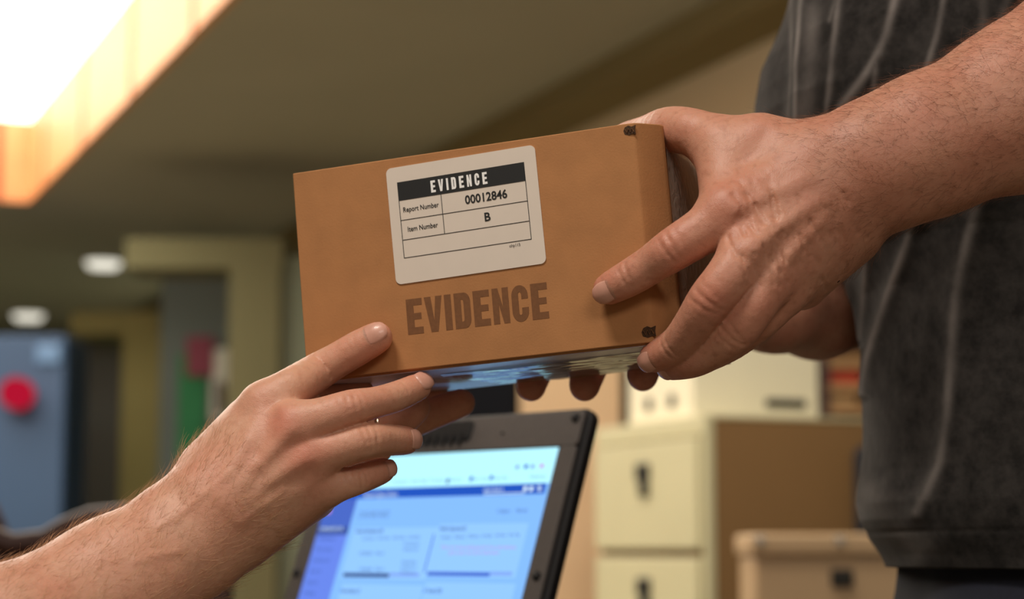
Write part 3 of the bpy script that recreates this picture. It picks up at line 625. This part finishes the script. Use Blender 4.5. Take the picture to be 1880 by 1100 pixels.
TXT = E_('screen_text', 70, 96, 170); CARDC = E_('screen_card', 146, 198, 253); BARD = E_('screen_bar_dark', 50, 68, 130); BARM = E_('screen_bar_mid', 66, 100, 205); BARL = E_('screen_bar_light', 130, 165, 240); PNK = E_('screen_pink', 200, 140, 215); WHT = E_('screen_white', 215, 240, 255)
scr = MB().box(-LW, 0, -.0006, .001, -LH, 0).build('screen', PAGE, lid)
def sq(name, pts_, m, lay=1):      # a patch of the displayed page given by its corners in the photo
    p = [sloc(*q) for q in pts_]; x0 = min(max((p[0][0] + p[3][0]) / 2, -LW), 0); x1 = min((p[1][0] + p[2][0]) / 2, 0); z1 = min((p[0][1] + p[1][1]) / 2, 0); z0 = max((p[2][1] + p[3][1]) / 2, -LH)
    o = MB().box(x0, x1, -.0006 - lay * .0002, -.0006, z0, z1).build(name, m, scr); return (x0, x1, z0, z1)
xl, xr = -LW, 0
zt = sloc(1000, 888)[1]; zb = sloc(1000, 907)[1]
MB().box(xl, xr, -.0008, -.0006, zt, 0).build('browser_bar', TOPB, scr)
MB().box(xl, sloc(1003, 895)[0], -.0010, -.0006, zb, zt).build('page_header', HDR, scr)
xs = sloc(655, 925)[0]
MB().box(xl, xs, -.0008, -.0006, -LH, zb).build('sidebar', SIDE, scr)
zz = sloc(640, 968)[1]; MB().box(xl, xs, -.0009, -.0006, zz, zb).build('sidebar_user', E_('screen_sidebar_top', 74, 104, 196), scr)
MB().box(xl, xs, -.0010, -.0006, zz - .0065, zz).build('sidebar_heading', SDK, scr)
def stext(b_, x, y, size, m, width_px=None, align='LEFT', bold=0):
    a_ = sloc(x, y); wd = None
    if width_px: wd = sloc(x + width_px, y - width_px * .045)[0] - a_[0]
    return text('screen_text', b_, a_[0] + ((wd or 0) / 2 if align == 'C' else 0), a_[1], size, m, scr, y=-.0014, align='CENTER' if align == 'C' else 'LEFT', width=wd, bold=bold)
stext('National Agency Demo', 670, 911, .0058, WHT, 62)
stext('Quick Search', 890, 901, .0046, WHT, 36); stext('DASHBOARD', 661, 947, .0085, E_('screen_grey_text', 96, 130, 190), 56)
stext('Configure', 915, 940, .0044, TXT, 24); stext('Refresh', 950, 939, .0044, TXT, 20)
sq('search_line', [(890, 908), (965, 905), (965, 906.5), (890, 909.5)], WHT, 3)
CP = [((648, 973), (800, 966), (790, 1062), (628, 1066)), ((806, 966), (968, 958), (952, 1060), (784, 1062)), ((628, 1076), (778, 1072), (772, 1110), (620, 1112)), ((780, 1074), (948, 1068), (940, 1110), (774, 1112))]
for c in CP: sq('dashboard_card', c, CARDC, 1)
stext('Pending Submissions (49)', 656, 977, .0046, TXT, 50, bold=.0001); stext('Pending Approvals (0)', 810, 972, .0046, TXT, 48, bold=.0001)
stext('Returned Reports (7)', 628, 1086, .0046, TXT, 36, bold=.0001); stext('In Transit (575)', 780, 1086, .0046, TXT, 34, bold=.0001)
for r, row in enumerate(('Location', 'Report Number', 'Report Name', 'Item Description')): stext(row, 668 + r * 28, 990 - r * .8, .0038, TXT, 22)
for r, row in enumerate(('Number', 'Status', 'Name', 'Item Number', 'Item Name', 'Item Tag')): stext(row, 812 + r * 25, 988 - r, .0036, TXT, 19)
stext('There are no items pending approval. If you need assistance,', 812, 1006, .0038, PNK, 140); stext('please contact your system administrator.', 826, 1016, .0038, PNK, 95)
for y, a_, b_ in ((1018, 'ITEM0001', 'Report'), (1047, 'ITEM0002', 'Report')): stext(a_, 662, y, .0038, TXT, 24); stext(b_, 692, y - 1, .0038, TXT, 16)
for y, s_ in ((1000, 'Desktop'), (1010, 'Storage Room'), (1033, 'Awaiting Review'), (1042, 'Storage Room'), (1052, 'Property')): stext(s_, 738 + (1050 - y) * .12, y, .0036, TXT, 28)
for c, m in (((633, 1054), BARD), ((787, 1052), BARM)):
    x, y = c; w1 = 84 if m is BARD else 115
    sq('scroll_thumb', [(x, y), (x + w1, y - 1), (x + w1 - 2, y + 6), (x - 2, y + 7)], m, 3); sq('scroll_track', [(x + w1, y), (x + 140 + (w1 > 90) * 16, y - 2), (x + 138 + (w1 > 90) * 16, y + 5), (x + w1 - 2, y + 6)], BARL, 2)
sq('scroll_bar', [(797, 982), (798.5, 982), (782, 1052), (780.5, 1052)], BARM, 3)
for i, s_ in enumerate(('Dashboard', 'My Items', 'Evidence', 'Search', 'Reports', 'Help')): stext(s_, 588 - i * 5.5, 990 + i * 20, .0046, TXT if i else SDK, 30 if i < 3 else 20)
stext('ADMINISTRATOR', 590, 973, .0042, WHT, 42)
for x, s_ in ((722, 'Demographics'), (757, 'State Page'), (790, 'Tracker'), (822, 'Administrator'), (868, 'Open Case'), (904, 'Evidence Map'), (975, 'All Bookmarks')): stext(s_, x, 886 - (x - 722) * .035, .0040, E_('screen_pale_text', 110, 170, 215), 30)
for x, y, m in ((867, 880, HDR), (824, 884, BARD), (904, 878, HDR)): sq('bookmark_icon', [(x - 2.5, y - 4), (x + 2.5, y - 4), (x + 2, y + 4), (x - 3, y + 4)], m, 3)
for x, y, m in ((997, 857, PNK), (968, 858, HDR), (952, 859, BARL), (980, 858, BARL)): sq('toolbar_icon', [(x - 3, y - 4), (x + 3, y - 4), (x + 2, y + 3), (x - 4, y + 3)], m, 3)
for x in (967, 978): sq('header_icon', [(x - 3, 894), (x + 3, 894), (x + 1.5, 903), (x - 4.5, 903)], WHT, 3)
for i in range(3): sq('menu_icon', [(989, 893 + i * 4), (996, 893 + i * 4), (995.5, 895 + i * 4), (988.5, 895 + i * 4)], WHT, 3)
sq('profile_picture', [(600, 934), (610, 934), (608, 944), (597, 944)], PNK, 3)
# base and keyboard, on the counter
bs = empty('base'); bs.parent = lp; bs.location = (foot[0], foot[1], DZ); bs.rotation_euler = (0, 0, LYAW)
MB().prism([(-LW - .02, .002), (.0235, .002), (.0235, .024), (-LW - .02, .024)], -.215, .012).build('base_shell', PLA, bs, bevel=.004)
for r in range(5):
    for c in range(13): MB().box(-LW + .006 + c * .0195, -LW + .0225 + c * .0195, -.03 - r * .0195, -.0135 - r * .0195, .0235, .0262).build('key', RUB, bs, bevel=.001, seg=2)
MB().box(-.17, -.09, -.20, -.15, .0238, .0246).build('touchpad', RUB, bs, bevel=.0003)
WOODD = mat('dark_wood', srgb(66, 38, 26), .4, noise=.2, nscale=14)
ct_ = empty('counter', (0, 0, 0)); tag(ct_, 'wooden counter the open laptop stands on', 'counter')
MB().box(-.42, .22, 1.20, 1.68, DZ - .04, DZ).build('counter_top', WOODD, ct_, bevel=.003)
MB().box(-.40, .20, 1.24, 1.64, .0, DZ - .04).build('counter_base', WOODD, ct_, bevel=.003)
# ------------------------------------------------------------------ background objects
CREAM = mat('cream_metal', srgb(205, 198, 160), .5, noise=.02, nscale=5); BEIGE_B = mat('tan_metal', srgb(140, 106, 66), .55, noise=.03, nscale=5); DK = mat('dark_metal', srgb(50, 48, 44), .4, .5)
fc0 = on_plane(1304, 1018, (0, 4.25, 0), (0, 1, 0)); YA = math.radians(21.8)
cab = empty('filing_cabinet', (fc0[0], 4.25, 0), YA); tag(cab, 'cream four-drawer metal filing cabinet with brown side under the white box', 'filing cabinet')
# local: +x side panel direction, +y going back along the drawer front (turned so the drawers face left)
ctop = float(on_plane(1304, 768, (0, 4.25, 0), (0, 1, 0))[2]); CWd, CDp = .56, .74
MB().box(0, CDp, 0, CWd, 0, ctop).build('cabinet_body', BEIGE_B, cab, bevel=.004)
MB().box(-.012, .004, -.002, CWd + .002, ctop - .035, ctop + .002).build('top_rail', CREAM, cab, bevel=.003)
MB().box(-.010, .012, -.004, .014, 0, ctop).build('corner_post', CREAM, cab, bevel=.003)
MB().box(-.012, CDp, -.003, CWd + .003, ctop, ctop + .008).build('cabinet_top', CREAM, cab, bevel=.003)
zr = float(on_plane(1200, 1016, (0, 4.5, 0), (0, 1, 0))[2]); dh = ctop - .035 - zr
GR = mat('grey_gap', srgb(150, 138, 100), .6)
z = ctop - .04
for i in range(4):
    zt_, zb_ = z - i * (dh + .004), max(z - i * (dh + .004) - dh + .014, .06)
    if zt_ < .12: break
    d_ = MB().box(-.022, .002, .02, CWd - .015, zb_, zt_).build('drawer', CREAM, cab, bevel=.004)
    h_ = MB(); h_.box(-.030, -.020, CWd / 2 - .035, CWd / 2 + .03, zt_ - .085, zt_ - .045); h_.box(-.034, -.02, CWd / 2 - .03, CWd / 2 + .005, zt_ - .12, zt_ - .085); h_.build('handle', DK, d_, bevel=.006)
WB = mat('white_board', srgb(236, 228, 200), .6, noise=.02, nscale=8)
sb = empty('storage_box', (fc0[0], 4.25, ctop + .008), YA); tag(sb, 'white storage box with slot handle on top of the filing cabinet', 'storage box')
u = np.array([math.cos(YA), math.sin(YA)]); bx0 = .04
# corner of the box nearest the camera is set back a little from the cabinet's corner
cpt = on_plane(1240, 757, (0, 4.45, 0), (0, 1, 0)); rel = cpt[:2] - np.array([fc0[0], 4.25]); lx = rel @ u; ly = rel @ np.array([-u[1], u[0]])
lx = max(lx, .01); ly = .12
cpt2 = np.array([fc0[0], 4.25]) + u * lx + np.array([-u[1], u[0]]) * ly
BL_, BW_ = .318, .33
MB().box(lx, lx + BL_, ly, ly + BW_, 0, .235).build('box_body', WB, sb, bevel=.004)
MB().box(lx - .006, lx + BL_ + .006, ly - .006, ly + BW_ + .006, .175, .245).build('box_lid', WB, sb, bevel=.004)
MB().prism(rrect(lx + .18, lx + .285, .028, .048, .009), ly - .003, ly + .003).build('slot_handle', DK, sb)
for t in (.10, .22): MB().tube([(lx - .003, ly + t, .045), (lx + .002, ly + t, .045)], .017, 16).build('finger_hole', DK, sb)
def ybox(px0, py0, px1, py1, y, th=.02):
    a_ = on_plane(px0, (py0 + py1) / 2, (0, y, 0), (0, 1, 0)); b_ = on_plane(px1, (py0 + py1) / 2, (0, y, 0), (0, 1, 0)); t = on_plane((px0 + px1) / 2, py0, (0, y, 0), (0, 1, 0)); u_ = on_plane((px0 + px1) / 2, py1, (0, y, 0), (0, 1, 0))
    return float(a_[0]), float(b_[0]), y, y + th, float(u_[2]), float(t[2])
# tan case with lid
x0, x1, y0, _, z0, z1 = ybox(1387, 980, 1680, 1100, 3.45)
TANM = mat('tan_case', srgb(192, 160, 122), .5, noise=.03, nscale=8); LT = mat('chrome', srgb(230, 225, 215), .2, .8)
cs = empty('card_file_case', (x0, y0, 0)); tag(cs, 'tan lidded case with dark square handle, in front of the filing cabinet', 'case')
MB().box(0, x1 - x0, 0, .24, .60, z1 - .04).build('case_body', TANM, cs, bevel=.006)
MB().box(-.008, x1 - x0 + .008, -.010, .248, z1 - .038, z1).build('case_lid', TANM, cs, bevel=.008)
hx0, hx1, _, _, hz0, hz1 = ybox(1525, 1045, 1566, 1078, 3.45)
MB().box(hx0 - x0, hx1 - x0, -.008, .003, hz0, hz1).build('handle', DK, cs, bevel=.003)
for p_ in (1394, 1540):  # left chrome piece stands in for the corner's highlight, right is the clasp
    q_ = ybox(p_ - 9, 984, p_ + 9, 1000, 3.45); MB().box(q_[0] - x0, q_[1] - x0, -.014, -.006, q_[4], q_[5]).build('clasp_and_glint', LT, cs, bevel=.002)
st_ = empty('side_table', (x0 - .02, y0, 0)); tag(st_, 'low wooden table under the tan lidded case', 'table')
MB().box(0, x1 - x0 + .04, -.03, .28, .56, .60).build('table_top', WOODD, st_, bevel=.003)
for a_ in (.0, x1 - x0):
    for b_ in (-.02, .23): MB().box(a_, a_ + .04, b_, b_ + .04, 0, .56).build('leg', WOODD, st_)
# bookcase behind, right
x0, x1, y0, _, z0, z1 = ybox(1500, 560, 1900, 800, 5.6)
bk = empty('bookcase', (x0, y0, 0)); tag(bk, 'dark bookcase behind the filing cabinet at the right', 'bookcase')
MB().box(0, .035, 0, .3, 0, 2.1).box(x1 - x0 - .035, x1 - x0, 0, .3, 0, 2.1).build('side_panel', WOODD, bk)
MB().box(.0, x1 - x0, .29, .31, 0, 2.1).build('back_panel', WOODD, bk)
TANW = mat('shelf_wood', srgb(170, 130, 84), .6)
shz = [float(on_plane(1550, p_, (0, y0, 0), (0, 1, 0))[2]) for p_ in (752, 712, 668, 620)]
for z_ in [.1, .5, .9] + shz + [1.9]: MB().box(.035, x1 - x0 - .035, 0, .29, z_ - .014, z_ + .014).build('shelf', TANW, bk)
REDM = mat('red_binding', srgb(205, 62, 30), .6); PAPB = mat('buff_paper', srgb(206, 170, 120), .8); BRN = mat('brown_binding', srgb(120, 88, 50), .7)
xx = x0 + .045; k = 0
for zi, hh in ((shz[1], .045), (shz[2], .050), (shz[0], .045)):
    xx = x0 + .042
    for j in range(4):
        wj = (.085, .10, .07, .09)[(j + k) % 4]; m = {(0, 0): REDM}.get((k, j), (PAPB, BRN)[(j + k) % 2])
        o = MB().box(0, wj, 0, .2, 0, hh).build('paper_stack', m, None, bevel=.003); o.location = (xx, y0 + .03, zi + .014)
        tag(o, ('red folder stack on the middle shelf of the bookcase' if m is REDM else 'stack of buff and brown folders on the dark bookcase shelves'), 'folders', 'folder stacks in the bookcase'); xx += wj + .012
    k += 1
# black office chair behind the torso
cp = on_plane(1640, 890, (0, 4.3, 0), (0, 1, 0)); ch_ = empty('office_chair', (cp[0], 4.3, 0)); tag(ch_, 'black office chair half hidden behind the grey t-shirt', 'chair')
BLK = mat('black_fabric', srgb(30, 32, 40), .9)
cz0 = float(on_plane(1640, 965, (0, 4.3, 0), (0, 1, 0))[2]); cz1 = float(on_plane(1640, 815, (0, 4.3, 0), (0, 1, 0))[2])
MB().prism(rrect(-.082, .30, cz0 - .25, cz1, .03), -.03, .03).build('backrest', BLK, ch_, bevel=.01)
MB().box(-.08, .32, -.40, .02, .46, .53).build('seat', BLK, ch_, bevel=.02); MB().tube([(.12, -.2, .08), (.12, -.2, .47)], .025, 12).build('gas_column', DK, ch_)
MB().tube([(.12, .04, .50), (.12, .05, .9)], .02, 8).build('back_support', DK, ch_)
b_ = MB()
for i in range(5): a_ = i * 2 * math.pi / 5; b_.tube([(.12, -.2, .09), (.12 + .28 * math.cos(a_), -.2 + .28 * math.sin(a_), .03)], [.022, .03], 8)
b_.build('star_base', DK, ch_)
# dark monitor behind the laptop
x0, x1, y0, _, z0, z1 = ybox(800, 690, 945, 800, 3.0)
mo = empty('monitor', (x0, y0, DZ)); tag(mo, 'black monitor seen between the box and the laptop lid', 'monitor')
MB().box(0, x1 - x0, 0, .04, z1 - .2 - DZ, z1 - DZ).build('monitor_case', BLK, mo, bevel=.006); MB().box((x1 - x0) / 2 - .02, (x1 - x0) / 2 + .02, .01, .03, .01, z1 - .2 - DZ).build('monitor_stand', BLK, mo)
MB().box(-.02, x1 - x0 + .02, -.08, .10, 0, .012).build('monitor_foot', BLK, mo, bevel=.004)
ds = empty('desk', (x0, y0, 0)); tag(ds, 'brown desk carrying the black monitor behind the laptop', 'desk')
MB().box(-.5, .5, -.2, .5, DZ - .03, DZ).build('desk_top', WOODD, ds, bevel=.003); MB().box(-.45, -.42, -.15, .45, 0, DZ - .03).box(.42, .45, -.15, .45, 0, DZ - .03).build('desk_frame', WOODD, ds)
# wooden chairs, lower left
CHW = mat('chair_wood', srgb(62, 34, 26), .6, noise=.15, nscale=10)
def wood_chair(pxs, pys, y, label):
    P_ = [on_plane(a_, b_, (0, y, 0), (0, 1, 0)) for a_, b_ in zip(pxs, pys)]
    r_ = empty('wooden_chair', ((P_[0][0] + P_[-1][0]) / 2, y, 0)); tag(r_, label, 'chair', 'carved wooden chairs at the lower left')
    o_ = np.array([r_.location.x, y, 0]); P_ = [p - o_ for p in P_]
    top = [(p[0], p[2]) for p in P_]; bot = [(p[0], p[2] - .09) for p in P_][::-1]
    m_ = MB()
    for i in range(len(top) - 1): m_.prism([top[i], top[i + 1], bot[len(top) - 2 - i], bot[len(top) - 1 - i]], -.02, .02)
    m_.build('crest_rail', CHW, r_)
    m_ = MB(); [m_.tube([(p[0], -.02, p[2] - .01) for p in P_], .014, 8)]; m_.build('rail_edge', CHW, r_, smooth=True)
    x0_, x1_ = P_[0][0], P_[-1][0]
    MB().box(x0_ + .02, x1_ - .02, -.008, .012, .62, min(p[2] for p in P_) - .05).build('back_panel', CHW, r_, bevel=.003)
    for x_ in (x0_ + .02, x1_ - .02): MB().tube([(x_, 0, 0), (x_, 0, .5), (x_, 0, P_[-1][2] - .03)], .022, 10).build('leg', CHW, r_); MB().tube([(x_, -.42, 0), (x_, -.42, .45)], .02, 10).build('leg', CHW, r_)
    MB().box(x0_, x1_, -.45, .02, .43, .47).build('seat', CHW, r_, bevel=.008)
wood_chair([-290, -180, -60, 30, 90, 130, 175, 230, 290, 350, 425], [930, 930, 950, 985, 978, 955, 937, 932, 945, 985, 1040], 2.35, 'dark wooden chair with a curved crest rail behind the lower forearm')
wood_chair([-420, -300, -160, -60, -12, 14], [930, 900, 885, 898, 925, 985], 3.2, 'dark wooden chair cut off by the left edge')
# ------------------------------------------------------------------ the room
HC = 2.7
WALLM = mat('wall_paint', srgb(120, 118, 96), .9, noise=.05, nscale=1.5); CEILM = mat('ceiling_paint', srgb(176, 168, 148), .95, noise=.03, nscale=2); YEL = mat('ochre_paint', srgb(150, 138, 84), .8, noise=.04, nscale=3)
WOOD = bpy.data.materials.new('cherry_panel'); WOOD = mat('cherry_panel', srgb(226, 158, 104), .5, noise=.08, nscale=6); SEAM = mat('panel_seam', srgb(168, 78, 36), .6)
def struct(o): o['kind'] = 'structure'; return o
n_up = (0, 0, 1)
def cz(px, py, z=HC): return on_plane(px, py, (0, 0, z), n_up)
K = cz(52, 362); K2 = cz(400, 0); dA = (K2 - K); dA[2] = 0; dA /= np.linalg.norm(dA); dB = np.array([dA[1], -dA[0], 0]); dB = dB if dB[0] < 0 else -dB
# K is the far right corner of the well; dA runs towards the camera; dB runs left
wl, ww = 6.5, 2.6
htop = float(on_plane(50, 222, K, (0, 1, 0))[2]) - HC; htop = max(htop, .25)
q = [K, K + dA * wl, K + dA * wl + dB * ww, K + dB * ww]
# ceiling with the opening: four slabs around it
def slab(name, poly, z0, z1, m):
    b = MB(); n = len(poly); b.add([(p[0], p[1], z0) for p in poly] + [(p[0], p[1], z1) for p in poly], [tuple(range(n)), tuple(range(2 * n - 1, n - 1, -1))] + [(i, i + n, (i + 1) % n + n, (i + 1) % n) for i in range(n)]); return struct(b.build(name, m))
far = 22
f = lambda a_, b__: K + dA * a_ + dB * b__
slab('ceiling', [f(-far, -far), f(0, -far), f(0, far * .5), f(-far, far * .5)], HC, HC + .1, CEILM)
slab('ceiling', [f(0, -far), f(8.5, -far), f(8.5, 0), f(0, 0)], HC, HC + .1, CEILM)
slab('ceiling', [f(0, ww), f(8.5, ww), f(8.5, far * .5), f(0, far * .5)], HC, HC + .1, CEILM)
slab('ceiling', [f(wl, 0), f(8.5, 0), f(8.5, ww), f(wl, ww)], HC, HC + .1, CEILM)
lw_ = empty('light_well'); tag(lw_, 'wood panelled ceiling light well glowing white at the upper left', 'light well')
TT = .03
for nm, a_, b_ in (('side_wall', q[0], q[1]), ('end_wall', q[1], q[2]), ('side_wall', q[2], q[3]), ('end_wall', q[3], q[0])):
    cc = (q[0] + q[2]) / 2; nrm = np.cross(b_ - a_, [0, 0, 1]); nrm /= np.linalg.norm(nrm); nrm = nrm if nrm @ (cc - a_) < 0 else -nrm   # outward
    V = [a_ - nrm * .002, b_ - nrm * .002, b_ + nrm * TT, a_ + nrm * TT]
    V = [(p[0], p[1], HC - .025) for p in V] + [(p[0], p[1], HC + htop) for p in V]
    wpan = MB().add(V, [(0, 3, 2, 1), (4, 5, 6, 7), (0, 1, 5, 4), (1, 2, 6, 5), (2, 3, 7, 6), (3, 0, 4, 7)]).build(nm, WOOD, lw_)
    L_ = np.linalg.norm(b_ - a_); dd = (b_ - a_) / L_; g = MB(); t = .45
    while t < L_ - .1:
        p = a_ + dd * t; V = [p - nrm * .006 - dd * .02, p - nrm * .006 + dd * .02, p + dd * .02, p - dd * .02]
        V = [(x[0], x[1], HC - .025) for x in V] + [(x[0], x[1], HC + htop) for x in V]; g.add(V, [(0, 3, 2, 1), (4, 5, 6, 7), (0, 1, 5, 4), (1, 2, 6, 5), (2, 3, 7, 6), (3, 0, 4, 7)]); t += 1.0
    g.build('panel_seam', SEAM, wpan)
V = [(p[0], p[1], HC + htop) for p in q]; g = MB().add(V + [(p[0], p[1], p[2] + .03) for p in V], [(0, 3, 2, 1), (4, 5, 6, 7), (0, 1, 5, 4), (1, 2, 6, 5), (2, 3, 7, 6), (3, 0, 4, 7)]); g.build('light_panel', emis('well_light', (1, .90, .76, 1), 5), lw_)
# downlights
for i, (x, y, w_) in enumerate(((190, 472, 66), (52, 571, 57))):
    p = cz(x, y); d_ = float((p - CAM) @ FW); r = w_ / 2 * d_ / FPX; e = empty('downlight', (p[0], p[1], HC)); tag(e, ('larger, nearer round downlight above the ochre doorway' if i == 0 else 'smaller, lower round downlight above the blue panel'), 'ceiling light', 'hall downlights')
    MB().tube([(0, 0, -.03), (0, 0, .0)], [r * 1.1, r * 1.12], 24).build('trim_ring', CEILM, e); MB().tube([(0, 0, -.065), (0, 0, -.031)], [r * .8, r], 24).build('bulb_face', emis('downlight_glow', (1, .95, .8, 1), 1.1), e)
# bulkheads at the right, running the same way as the well
a1_ = cz(1120, 100); 
def band(name, p0, z0, z1, m, width, start=-14, end=6):
    p = np.array([p0[0], p0[1], 0.]); a_ = p + dA * start; b_ = p + dA * end; c_ = b_ - dB * width; d_ = a_ - dB * width; V = [(x[0], x[1], z0) for x in (a_, b_, c_, d_)] + [(x[0], x[1], z1) for x in (a_, b_, c_, d_)]
    return struct(MB().add(V, [(0, 3, 2, 1), (4, 5, 6, 7), (0, 1, 5, 4), (1, 2, 6, 5), (2, 3, 7, 6), (3, 0, 4, 7)]).build(name, m))
OLV = mat('olive_paint', srgb(128, 112, 74), .9, noise=.04, nscale=2); PALE = mat('pale_lit_paint', srgb(205, 188, 158), .9)
band('trim_1', a1_, HC - .10, HC, OLV, 9)
a2_ = cz(1290, 130, HC - .10); band('wall_right_header', a2_, HC - .42, HC - .10, PALE, .15)  # pale colour stands in for light on the header's face
band('wall_right', a2_ - dB * .05, 0, HC - .42, OLV, .1, -14, -7.2)
# far walls and floor
FLM = mat('carpet', srgb(140, 132, 112), .95, noise=.15, nscale=8)
struct(MB().box(-12, 12, -6, 20, -.1, 0).build('floor', FLM)); struct(MB().box(-12, 12, 18, 18.2, 0, HC).build('wall_back', WALLM))
struct(MB().box(-8.2, -8, -6, 18, 0, HC).build('wall_left', WALLM))
def stbox(name, px0, py0, px1, py1, y, th, m, floor=False):
    x0, x1, y0, y1, z0, z1 = ybox(px0, py0, px1, py1, y, th)
    return struct(MB().box(x0, x1, y0, y1, 0 if floor else z0, min(z1, HC)).build(name, m))
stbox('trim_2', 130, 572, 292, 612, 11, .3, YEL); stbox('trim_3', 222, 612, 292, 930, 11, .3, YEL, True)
DYEL = mat('ochre_dim_light', srgb(96, 88, 56), .85, noise=.04, nscale=3); stbox('trim_4', 230, 437, 520, 492, 8.4, .35, DYEL); stbox('trim_5', 418, 492, 512, 900, 8.4, .35, DYEL, True)  # darker copy of the ochre, the near column's dimmer light put into colour
GW = mat('grey_green_paint', srgb(110, 112, 92), .9)
stbox('wall_hall', 512, 470, 820, 900, 8.45, .2, GW, True)
stbox('door_1', 118, 612, 222, 930, 11.4, .1, mat('dark_door', srgb(74, 72, 66), .7), True)
BLU = mat('blue_panel_paint', srgb(50, 74, 106), .6, noise=.04, nscale=2)
x0, x1, y0, y1, z0, z1 = ybox(-140, 615, 119, 930, 9.5, .5)
bp_ = empty('blue_cabinet', (x0, y0, 0)); tag(bp_, 'tall blue cabinet at the far left of the hall', 'cabinet')
MB().box(0, x1 - x0, 0, .5, 0, z1).build('cabinet_case', BLU, bp_, bevel=.02)
a_ = ybox(66, 632, 112, 668, 9.49, .01); MB().box(a_[0] - x0, a_[1] - x0, -.02, 0, a_[4], a_[5]).build('painted_highlight', mat('highlight_blue', srgb(95, 128, 168), .4), bp_, bevel=.01)  # bright reflection near the cabinet top, put in as a pale patch
p = on_plane(30, 722, (0, 9.4, 0), (0, 1, 0)); o = MB().tube([(0, -.03, 0), (0, .06, 0)], .075, 28).build('round_sign', emis('red_glow', (.75, .012, .05, 1), .6)); o.location = p; tag(o, 'round red lit sign on the front of the blue cabinet', 'sign')
# notice wall between the ochre columns
x0, x1, y0, y1, z0, z1 = ybox(292, 600, 425, 930, 10.2, .08)
struct(MB().box(x0, x1, y0, y1, 0, 2.48).build('wall_notice', mat('slate_paint', srgb(92, 98, 92), .9)))
def flat(name, px0, py0, px1, py1, y, m, lab_, cat):
    q_ = ybox(px0, py0, px1, py1, y, .015); o = MB().box(0, q_[1] - q_[0], 0, .015, 0, q_[5] - q_[4]).build(name, m, None, bevel=.003); o.location = (q_[0], y, q_[4]); tag(o, lab_, cat); return o
flat('banner', 326, 650, 378, 850, 10.18, mat('green_cloth', srgb(42, 108, 66), .9, noise=.1, nscale=9), 'green banner hanging on the wall between the ochre columns', 'banner')
flat('poster', 342, 618, 392, 690, 10.15, mat('magenta_paper', srgb(120, 50, 66), .8), 'dark red poster above the green banner', 'poster')
flat('notice_sheet', 388, 640, 420, 770, 10.16, mat('white_paper', srgb(190, 186, 172), .8), 'white sheet on the wall right of the green banner', 'sheet')
flat('wall_panel', 396, 700, 410, 760, 10.12, mat('brown_wood', srgb(60, 40, 26), .7), 'narrow brown strip over the white sheet', 'strip')
# pale partition left of the cabinets
stbox('wall_partition', 955, 640, 1140, 1100, 5.2, .1, mat('pinkish_paint', srgb(222, 190, 152), .9, noise=.02, nscale=3), True)
